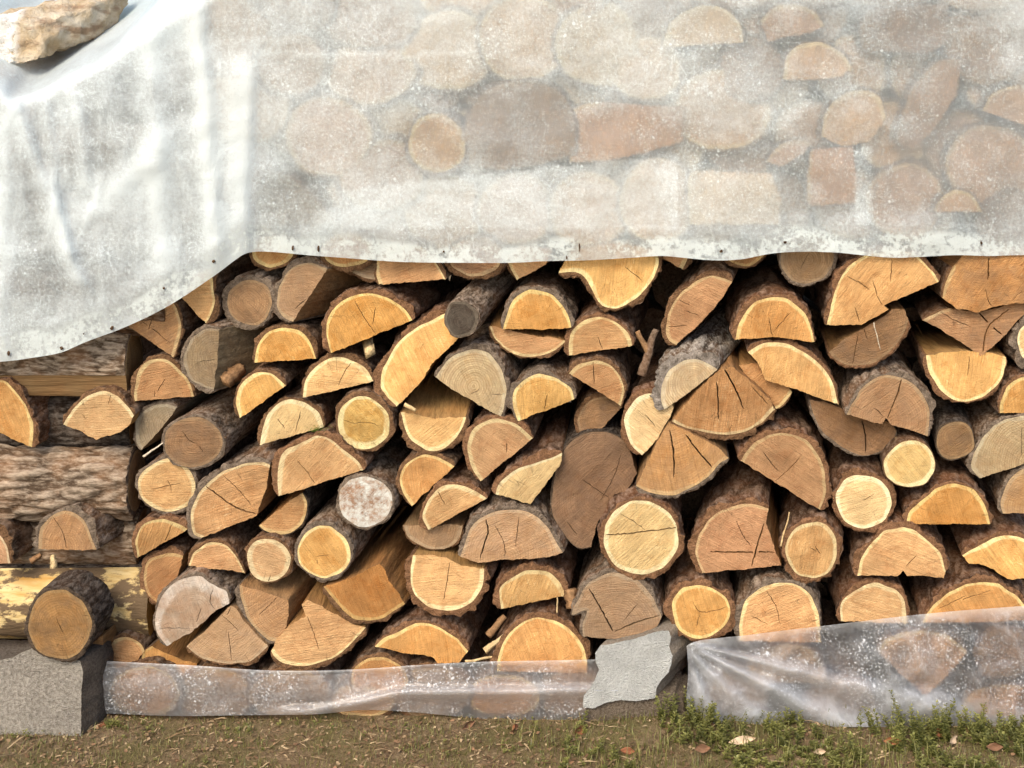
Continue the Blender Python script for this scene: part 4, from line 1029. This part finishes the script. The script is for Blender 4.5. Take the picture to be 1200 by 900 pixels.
def block(name, outline, y, L, lean, ty, label, cat):
    k = (D + y) / D
    o = [np.array([(p[0] - 600) / PXM * k, ZC - (p[1] - 75) / PXM * k]) for p in pts(outline)]
    c = sum(o) / len(o)
    root = empty(name, (c[0], y, c[1]), label, cat)
    wd, _ = build_log(root, o[:2], o[2:], False, c, ty, 'n', .001, L, lean, [], hash(ty) % 7 + 3.3 if False else (31.7 if ty == 'ca' else 77.1), step=.005, rough_split=.0018, bare=True)
    wd.name = 'block_body'; wd.data.name = 'block_body'
    return root
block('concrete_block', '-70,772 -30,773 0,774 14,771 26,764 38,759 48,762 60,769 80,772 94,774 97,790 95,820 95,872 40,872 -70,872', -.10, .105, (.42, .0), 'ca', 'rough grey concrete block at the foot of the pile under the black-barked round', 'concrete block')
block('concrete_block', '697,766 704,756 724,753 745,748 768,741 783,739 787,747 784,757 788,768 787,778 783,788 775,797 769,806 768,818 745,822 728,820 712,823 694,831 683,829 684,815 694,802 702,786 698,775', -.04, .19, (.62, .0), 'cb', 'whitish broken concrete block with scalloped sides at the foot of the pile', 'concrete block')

def block_base(root):
    k = (D - .03) / D
    o = [np.array([(p[0] - 600) / PXM * k, ZC - (p[1] - 75) / PXM * k]) for p in pts('686,829 697,829 714,821 730,818 747,820 768,815 790,812 800,822 803,846 780,853 740,855 700,853 682,846')]
    c = np.array((root.location.x, root.location.z))
    wd, _ = build_log(root, o[:2], o[2:], False, c, 'cc', 'n', .001, .12, (.3, 0), [], 55.2, step=.005, rough_split=.005, bare=True)
    wd.name = 'broken_base'; wd.data.name = 'broken_base'; wd.location.y = .012
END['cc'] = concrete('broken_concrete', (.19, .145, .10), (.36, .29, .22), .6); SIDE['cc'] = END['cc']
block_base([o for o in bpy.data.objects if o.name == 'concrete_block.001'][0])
def lump(name, P3, mat, amp, freq, sub=4, seed=0):
    bm = bmesh.new()
    for p in P3: bm.verts.new(p)
    bmesh.ops.convex_hull(bm, input=bm.verts[:])
    bmesh.ops.delete(bm, geom=[v for v in bm.verts if not v.link_faces], context='VERTS')
    bmesh.ops.triangulate(bm, faces=bm.faces[:])
    for _ in range(sub):
        bmesh.ops.subdivide_edges(bm, edges=[e for e in bm.edges if e.calc_length() > .012], cuts=1, use_grid_fill=True)
        bmesh.ops.triangulate(bm, faces=bm.faces[:])
    for _ in range(3): bmesh.ops.smooth_vert(bm, verts=bm.verts[:], factor=.4, use_axis_x=True, use_axis_y=True, use_axis_z=True)
    bm.normal_update()
    for v in bm.verts:
        n = noise.fractal(v.co * freq + Vector((seed, 0, 0)), .9, 2.1, 5) * amp
        r = noise.ridged_multi_fractal(v.co * freq * .6 + Vector((seed, 5, 0)), .9, 2.1, 4, 1, 2) * amp * .4
        v.co += v.normal * (n - r)
    me = bpy.data.meshes.new(name); bm.to_mesh(me); bm.free(); me.materials.append(mat)
    for p in me.polygons: p.use_smooth = True
    o = bpy.data.objects.new(name, me); COL.objects.link(o); return o

w = NT('sandstone')
tc = w.n('ShaderNodeTexCoord').outputs['Object']; geo = w.n('ShaderNodeNewGeometry')
n1 = w.noise(tc, 16, 6, .65).outputs['Fac']; n2 = w.noise(tc, 90, 5, .7).outputs['Fac']; n3 = w.noise(w.scale(tc, (1, 1, 3)), 14, 4).outputs['Fac']
c = w.mix(w.mapr(n1, .36, .62), (.46, .34, .20), (.68, .59, .45)); c = w.mix(w.mapr(n3, .5, .66), c, (.34, .235, .15))
sep = w.n('ShaderNodeSeparateXYZ'); w.l(tc, sep.inputs[0])
wh = w.math('MULTIPLY', w.mapr(w.math('ADD', sep.outputs[0], w.math('MULTIPLY', n1, .03)), -.02, .0, 1, 0), w.mapr(w.math('ADD', sep.outputs[1], w.math('MULTIPLY', n1, .04)), -.02, -.045, 0, 1))
c = w.mix(w.math('MULTIPLY', w.mapr(n2, .36, .44), wh), c, (.78, .77, .72))
w.principled(c, .9, w.bump(w.math('ADD', n1, n2), .012, 1.0), .15)
P3 = []
for px, py, y in ((-40,30,.10),(0,25,.10),(46,29,.10),(52,55,.10),(44,72,.105),(5,76,.10),(-40,74,.10),(55,40,.14),(95,18,.20),(143,-4,.34),(142,14,.34),(124,38,.30),(92,53,.21),(62,62,.15),
                  (104,-2,.30),(60,12,.28),(0,21,.26),(-40,26,.26),(100,0,.40),(135,-4,.42),(-40,60,.38),(100,30,.42)): P3.append(P(px, py, y))
c0 = P(50, 40, .22)
st = lump('stone', [p - c0 for p in P3], w.m, .013, 22, 4, 3.0); st.location = c0 + Vector((.004, 0, .004)); st.scale = (1.1, 1.1, 1.16)
tag(st, 'rough tan stone with a whitish end weighing down the plastic sheet', 'stone')

# a blue tarpaulin edge beyond the stone
w = NT('blue_tarp'); tc = w.n('ShaderNodeTexCoord').outputs['Object']; n1 = w.noise(w.scale(tc, (1, 1, .4)), 12, 3).outputs['Fac']
w.principled(w.mix(n1, (.06, .20, .27), (.14, .36, .42)), .5)
V, F = [], []
for i in range(30):
    for j in range(10):
        a = P(-120 + i * 10, 22 - j * 14 - max(0, (i * 10 - 90)) * .3, .95)
        V.append(a + Vector((0, .02 * math.sin(i * .9) + .01 * math.sin(j), 0)))
for i in range(29):
    for j in range(9): F.append((i * 10 + j, (i + 1) * 10 + j, (i + 1) * 10 + j + 1, i * 10 + j + 1))
tp = link_mesh('tarpaulin', V, F, [w.m], None, None, True)
md = tp.modifiers.new('thickness', 'SOLIDIFY'); md.thickness = .004
tag(tp, 'corner of a blue-green tarpaulin behind the tan stone', 'tarpaulin')

# ----------------------------------------------------------------------------
# GROUND, WEEDS, LEAVES
# ----------------------------------------------------------------------------
def gz(x, y):
    m = .012 * noise.noise((x * 2.2, y * 3, 4)) + .006 * noise.noise((x * 9, y * 9, 1)) + .003 * noise.noise((x * 30, y * 30, 1))
    m += .022 * gs(x - .36, .10) * gs(y + .05, .05)        # earth banked against the whitish block
    return m if abs(x) < 3 and -3 < y < 1.2 else m * 0
w = NT('earth'); tc = w.n('ShaderNodeTexCoord').outputs['Object']
n1 = w.noise(tc, 5, 5, .6).outputs['Fac']; n2 = w.noise(tc, 60, 5, .7).outputs['Fac']; n3 = w.noise(w.scale(tc, (1, 2.5, 1)), 230, 3, .7).outputs['Fac']
c = w.mix(w.mapr(n2, .33, .67), (.17, .115, .064), (.37, .27, .165)); c = w.mix(w.mapr(n1, .42, .6, 0, .75), c, (.175, .155, .06)); c = w.mix(w.mapr(n3, .60, .68, 0, .7), c, (.36, .27, .15))
w.principled(c, .95, w.bump(w.math('ADD', n2, w.math('MULTIPLY', n3, .6)), .014, 1.0), .1)
xs = sorted(set(list(np.round(np.linspace(-1.8, 1.8, 190), 4)) + [-200, -60, -20, -8, -4, -2.5, 2.5, 4, 8, 20, 60, 200]))
ys = sorted(set(list(np.round(np.linspace(-.7, .15, 60), 4)) + [-60, -20, -8, -4, -2.5, -1.6, -1.1, .3, .6, 1.2, 3, 8, 20, 60, 200]))
V = [(x, y, gz(x, y)) for y in ys for x in xs]; nx = len(xs)
F = [(j * nx + i, j * nx + i + 1, (j + 1) * nx + i + 1, (j + 1) * nx + i) for j in range(len(ys) - 1) for i in range(nx - 1)]
tag(link_mesh('ground', V, F, [w.m], None, None, True), 'bare brown earth with moss in front of the woodpile', 'ground', None, 'structure')

def var_mat(name, c1, c2, rough=.7, trans=0.0):
    w = NT(name); tc = w.n('ShaderNodeTexCoord').outputs['Object']
    a = w.attr('tone')
    c = w.mix(a, c1, c2); c = w.vmath('SCALE', c, s=w.mapr(w.noise(tc, 40, 2).outputs['Fac'], .3, .7, .7, 1.3))
    if trans:
        df = w.n('ShaderNodeBsdfDiffuse'); w.put(df.inputs[0], c); tl = w.n('ShaderNodeBsdfTranslucent'); w.put(tl.inputs[0], c)
        gl = w.n('ShaderNodeBsdfGlossy'); gl.inputs['Roughness'].default_value = .45
        m = w.n('ShaderNodeMixShader'); m.inputs[0].default_value = trans; w.l(df.outputs[0], m.inputs[1]); w.l(tl.outputs[0], m.inputs[2])
        m2 = w.n('ShaderNodeMixShader'); m2.inputs[0].default_value = .04; w.l(m.outputs[0], m2.inputs[1]); w.l(gl.outputs[0], m2.inputs[2]); w.l(m2.outputs[0], w.out.inputs[0])
    else: w.principled(c, rough, None, .2)
    return w.m
GREEN = var_mat('weed_green', (.06, .072, .014), (.26, .26, .075), trans=.3)
GRASS = var_mat('grass_green', (.10, .11, .025), (.27, .25, .08), trans=.25)
STRAW = var_mat('straw', (.15, .095, .05), (.42, .32, .19))

def strip_pt(lo=-.42, hi=-.02): return rng.uniform(-1.55, 1.55), rng.uniform(lo, hi)
# straw, crumbs and dry litter
V, F, T = [], [], []
for k in range(9000):
    x, y = strip_pt(-.5, .0); z = gz(x, y) + rng.uniform(0, .006)
    a = rng.uniform(0, 6.28); ln = rng.uniform(.003, .02) if rng.random() < .9 else rng.uniform(.02, .06); wd = rng.uniform(.0006, .0018) if ln > .012 else rng.uniform(.001, .004)
    d = Vector((math.cos(a), math.sin(a) * .8, rng.normal(0, .22))) * ln; s = Vector((-math.sin(a), math.cos(a), .5)) * wd
    c = Vector((x, y, z)); b = len(V); V += [c - s, c + s, c + d * .5 + s + Vector((0, 0, ln * .06)), c + d, c + d * .5 - s + Vector((0, 0, ln * .06))]
    F.append((b, b + 1, b + 2, b + 3, b + 4)); t = rng.random() ** 2.4; T += [t] * 5
tag(link_mesh('straw_litter', V, F, [STRAW], None, None, None, {'tone': T}), 'dry straw, crumbs of bark and litter on the earth', 'litter', None, 'stuff')
V, F, T = [], [], []
for k in range(700):
    x, y = strip_pt(-.45, -.01); z = gz(x, y) + rng.uniform(.001, .008); r = rng.uniform(.002, .007); a0 = rng.uniform(0, 6.28); m = 5
    nrm = Vector((rng.normal(0, .5), rng.normal(-.3, .5), 1)).normalized(); u = nrm.cross(Vector((0, 1, 0))).normalized(); v_ = nrm.cross(u); b = len(V)
    for i in range(m): V.append(Vector((x, y, z)) + (u * math.cos(a0 + i * 1.257) * r * rng.uniform(.6, 1.6) + v_ * math.sin(a0 + i * 1.257) * r * rng.uniform(.4, .9)))
    F.append(tuple(range(b, b + m))); T += [rng.random()] * m
tag(link_mesh('bark_litter', V, F, [var_mat('bark_litter', (.08, .045, .026), (.25, .145, .08), .8)], None, None, None, {'tone': T}), 'rusty flakes of bark and broken leaf scattered on the earth', 'litter', None, 'stuff')
# grass and moss
V, F, T = [], [], []
def dens(x, y):
    px = x * PXM + 600
    d = .48 + .45 * noise.noise((x * 3.1, y * 5, 8)) + .2 * noise.noise((x * 12, y * 12, 2))
    if px > 640: d += .35
    if px < 560: d += .22
    return d
for k in range(14000):
    x, y = strip_pt(-.5, -.01)
    if rng.random() > dens(x, y): continue
    z = gz(x, y); px = x * PXM + 600
    h = rng.uniform(.005, .022) if px < 640 else rng.uniform(.006, .030)
    a = rng.uniform(0, 6.28); le = rng.uniform(.2, .9) * h; wd = rng.uniform(.0005, .0012)
    s = Vector((math.cos(a + 1.57), math.sin(a + 1.57), 0)) * wd; d = Vector((math.cos(a), math.sin(a), 0)) * le
    c = Vector((x, y, z - .001)); b = len(V)
    V += [c - s, c + s, c + d * .35 + Vector((0, 0, h * .6)) + s * .7, c + d * .35 + Vector((0, 0, h * .6)) - s * .7, c + d + Vector((0, 0, h))]
    F += [(b, b + 1, b + 2, b + 3), (b + 3, b + 2, b + 4)]; T += [rng.random()] * 5
tag(link_mesh('grass', V, F, [GRASS], None, None, None, {'tone': T}), 'short mossy grass growing along the foot of the pile', 'grass', None, 'stuff')

V, F, T = [], [], []
for k in range(1500):
    x, y = rng.uniform(.0, 1.6) if k < 1150 else rng.uniform(-1.5, 0), rng.uniform(-.35, -.03)
    if noise.noise((x * 4, y * 6, 55)) < -.1: continue
    z = gz(x, y); h = rng.uniform(.02, .065) * (1 if x > .05 else .5); a = rng.uniform(0, 6.28); le = rng.uniform(.2, .8) * h; wd = rng.uniform(.0006, .0013)
    s = Vector((math.cos(a + 1.57), math.sin(a + 1.57), 0)) * wd; d = Vector((math.cos(a), math.sin(a), 0)) * le; c = Vector((x, y, z - .001)); b = len(V); up = Vector((0, 0, h))
    V += [c - s, c + s, c + d * .12 + up * .45 + s * .9, c + d * .12 + up * .45 - s * .9, c + d * .5 + up * .85 + s * .5, c + d * .5 + up * .85 - s * .5, c + d + up * .95]
    F += [(b, b + 1, b + 2, b + 3), (b + 3, b + 2, b + 4, b + 5), (b + 5, b + 4, b + 6)]; T += [rng.random()] * 7
tag(link_mesh('tall_grass', V, F, [GRASS], None, None, None, {'tone': T}), 'thin taller grass blades among the weeds', 'grass', None, 'stuff')
def sprig(V, F, T, base, h, lean_, leaf, nleaf, tone, curve=.3):
    """an upright weed stem set with small oval leaves"""
    bx = Vector(base); up = Vector((lean_[0], lean_[1], 1)).normalized()
    ph = rng.uniform(0, 6.28); side = Vector((math.cos(ph), math.sin(ph), 0))
    prev = None; rad = .0009
    def pos(t): return bx + up * h * t + side * curve * h * .3 * math.sin(t * 2.2)
    for j in range(7):
        t = j / 6; c = pos(t); b = len(V)
        for q_ in range(3): V.append(c + Vector((math.cos(q_ * 2.09), math.sin(q_ * 2.09), 0)) * rad * (1.2 - t)); T.append(tone * .5)
        if prev is not None:
            for q_ in range(3): F.append((prev + q_, prev + (q_ + 1) % 3, b + (q_ + 1) % 3, b + q_))
        prev = b
    for k in range(nleaf):
        t = .12 + .88 * (k + rng.uniform(-.3, .3)) / nleaf; t = max(.05, min(1, t)); c = pos(t)
        a = k * 2.4 + ph; el = rng.uniform(.1, .9)
        d = Vector((math.cos(a), math.sin(a), el)).normalized(); s = d.cross(Vector((0, 0, 1))).normalized(); n_ = s.cross(d)
        l = leaf * rng.uniform(.6, 1.2) * (1.1 - .45 * t); w_ = l * rng.uniform(.22, .34); b = len(V)
        V += [c, c + d * l * .35 + s * w_ + n_ * l * .06, c + d * l * .75 + s * w_ * .75 + n_ * l * .04, c + d * l - n_ * l * .05, c + d * l * .75 - s * w_ * .75 + n_ * l * .04, c + d * l * .35 - s * w_ + n_ * l * .06, c + d * l * .5 - n_ * l * .05]
        F += [(b, b + 1, b + 6), (b + 1, b + 2, b + 6), (b + 2, b + 3, b + 6), (b + 3, b + 4, b + 6), (b + 4, b + 5, b + 6), (b + 5, b, b + 6)]
        tt = min(1, max(0, tone + rng.uniform(-.3, .3) + .25 * t)); T += [tt] * 7
V, F, T = [], [], []
HP = smooth_pl([(640,845),(690,838),(730,832),(790,828),(830,830),(870,832),(910,838),(960,842),(1000,828),(1030,818),(1080,826),(1110,828),(1150,834),(1200,836),(1300,836)])
for k in range(900):
    px = 655 + 640 * rng.random() ** .85; y = rng.uniform(-.26, -.045); x = (px - 600) / PXM * (D + y) / D
    if noise.noise((x * 5, y * 7, 3)) < .02 - .22 * (px > 980): continue
    top = interp(HP, px) + 16 * noise.noise((px * .03, 2, 2)); zmax = P(px, top, -.06).z
    h = max(.014, (zmax + .012) * rng.uniform(.35, 1.25)) * (1 - .45 * (y < -.15))
    sprig(V, F, T, (x, y, gz(x, y) - .002), h, (rng.normal(0, .25), rng.normal(-.1, .25)), rng.uniform(.009, .016), int(8 + h * 240), rng.uniform(.1, .8))
for k in range(160):   # a few low ones on the left too
    px = rng.uniform(-20, 640); y = rng.uniform(-.24, -.03)
    if noise.noise((px * .012, y * 9, 31)) < .05: continue
    x = (px - 600) / PXM * (D + y) / D
    sprig(V, F, T, (x, y, gz(x, y) - .002), rng.uniform(.008, .024), (rng.normal(0, .4), rng.normal(-.1, .3)), rng.uniform(.006, .011), 7, rng.uniform(.3, .9))
tag(link_mesh('weeds', V, F, [GREEN], None, None, None, {'tone': T}), 'low green small-leaved weeds growing thickly along the lower right plastic', 'weeds', None, 'stuff')
def plant(name, px, y, h, lean_, n, label, leaf=.014, spread=.02, nl=16, cat='weed'):
    x = (px - 600) / PXM * (D + y) / D; root = Vector((x, y, gz(x, y)))
    V, F, T = [], [], []
    for k in range(n):
        sprig(V, F, T, (rng.normal(0, spread) if k else 0, rng.normal(0, spread * .6) if k else 0, -.003), h * (1 if k == 0 else rng.uniform(.5, .9)), (lean_[0] + rng.normal(0, .12), lean_[1]), leaf, nl, rng.uniform(.4, .9))
    o = link_mesh(name, V, F, [GREEN], None, None, None, {'tone': T}); o.location = root
    tag(o, label, cat)
plant('weed_plant', 1028, -.09, .088, (-.25, 0), 7, 'tallest bushy green weed in front of the lower right plastic', .013, .022, 22)
plant('weed_plant', 632, -.07, .050, (-.75, 0), 1, 'single leafy sprig leaning left beside the whitish block', .011, .004, 14)
plant('weed_plant', 1085, -.08, .056, (.05, 0), 4, 'upright weed under the reddish wedge behind plastic', .012, .015, 16)
plant('weed_plant', 1135, -.08, .066, (.0, 0), 4, 'slender weed right of the reddish wedge behind plastic', .012, .016, 18)
plant('weed_plant', 1182, -.08, .062, (.1, 0), 4, 'leafy weed at the photo edge by the wrinkled plastic', .012, .016, 18)
plant('weed_plant', 818, -.07, .056, (-.05, 0), 3, 'weed standing at the gathered corner of the wrinkled plastic', .011, .012, 16)
plant('weed_plant', 900, -.08, .048, (.3, 0), 3, 'short weed leaning right under the dusty half log behind plastic', .011, .014, 14)
plant('weed_plant', 130, -.06, .026, (.2, 0), 6, 'small bright green weed by the corner of the grey concrete block', .014, .014, 9)

def leaf(px, y, size, rot, tilt_, mat, label, curl=.9, asp=.42):
    size *= .85; tilt_ += .5
    x = (px - 600) / PXM * (D + y) / D; V, F = [], []
    n, m = 9, 5
    for i in range(n):
        t = i / (n - 1); wd = math.sin(math.pi * min(.98, t * .92 + .05)) ** 1.15 * asp * .5
        for j in range(m):
            s = (j / (m - 1) - .5) * 2
            V.append(Vector((t - .5, s * wd, curl * (s * s * wd * .8 + .35 * (t - .5) ** 2) + (.16 * noise.noise((t * 3, s * 1.5, px)) + .06 * noise.noise((t * 9, s * 4, px))))) * size)
    for i in range(n - 1):
        for j in range(m - 1): F.append((i * m + j, (i + 1) * m + j, (i + 1) * m + j + 1, i * m + j + 1))
    o = link_mesh('fallen_leaf', V, F, [mat], None, None, True, {'tone': [rng.uniform(.2, .8)] * len(V)})
    o.location = (x, y, gz(x, y) + size * .16 + (.012 if px > 820 else 0)); o.rotation_euler = (tilt_, rng.uniform(-.3, .3), rot)
    tag(o, label, 'leaf', 'dead leaves on the ground')
LR = var_mat('leaf_rust', (.22, .085, .04), (.36, .15, .075), .7); LB = var_mat('leaf_brown', (.15, .075, .04), (.27, .15, .085), .7); LP = var_mat('leaf_pale', (.42, .30, .19), (.6, .46, .32), .7)
leaf(601, -.06, .052, 1.2, 1.1, LR, 'curled rust brown dead leaf below the leafy sprig')
leaf(678, -.07, .056, .9, .9, LR, 'rust brown dead leaf standing at the left foot of the whitish block')
leaf(735, -.17, .045, .2, .5, LR, 'reddish dead leaf lying flat on the grass in front of the whitish block')
leaf(870, -.16, .080, -.1, .5, LP, 'long pale bleached leaf lying in front of the wrinkled plastic', .25, .28)
leaf(1100, -.10, .055, .3, .8, LR, 'rust dead leaf caught in the weeds below the reddish wedge')
leaf(1116, -.14, .046, .8, .7, LP, 'pale tan dead leaf caught in the weeds near the photo edge')
leaf(1046, -.15, .050, -.4, .6, LR, 'orange brown dead leaf low in the weeds under the tallest weed')
leaf(1165, -.17, .050, .1, .6, LB, 'dark brown dead leaf low at the photo edge')
leaf(822, -.19, .055, .5, .5, LB, 'dark brown dead leaf at the bottom edge of the photo')
leaf(548, -.05, .045, .6, .8, LB, 'small brown dead leaf under the lip of the spattered plastic')
leaf(120, -.05, .034, .4, .8, LR, 'small orange dead leaf beside the grey concrete block')
leaf(960, -.20, .038, .2, .5, LP, 'small pale leaf scrap at the bottom edge of the weeds')

# ----------------------------------------------------------------------------
# LIGHT AND RENDER SETTINGS
# ----------------------------------------------------------------------------
SUN_EL, SUN_AZ = math.radians(42), math.radians(206)   # azimuth clockwise from +Y (north): in front of the pile, from the left
wd_ = bpy.data.worlds.new('World'); sc.world = wd_; wd_.use_nodes = True
nt = wd_.node_tree; bg = nt.nodes['Background']
sky = nt.nodes.new('ShaderNodeTexSky'); sky.sky_type = 'NISHITA'; sky.sun_disc = False
sky.sun_elevation = SUN_EL; sky.sun_rotation = SUN_AZ; sky.air_density = 1.0; sky.dust_density = 3.0; sky.ozone_density = 1.0
nt.links.new(sky.outputs[0], bg.inputs[0]); bg.inputs[1].default_value = .14
sd = bpy.data.lights.new('sun', 'SUN'); sd.energy = 1.6; sd.angle = math.radians(28); sd.color = (1.0, .87, .68)
so = bpy.data.objects.new('sun', sd); COL.objects.link(so)
dv = Vector((math.sin(SUN_AZ) * math.cos(SUN_EL), math.cos(SUN_AZ) * math.cos(SUN_EL), math.sin(SUN_EL)))
so.rotation_euler = dv.to_track_quat('Z', 'Y').to_euler(); so.location = dv * 20

vs_ = sc.view_settings; vs_.view_transform = 'Standard'; vs_.look = 'None'; vs_.gamma = 1.0; vs_.use_curve_mapping = False; vs_.exposure = 0.94
sc.render.engine = 'CYCLES'
cy = sc.cycles; cy.use_denoising = True; cy.max_bounces = 8; cy.diffuse_bounces = 4; cy.glossy_bounces = 3; cy.transmission_bounces = 5; cy.transparent_max_bounces = 12
cy.sample_clamp_indirect = 6
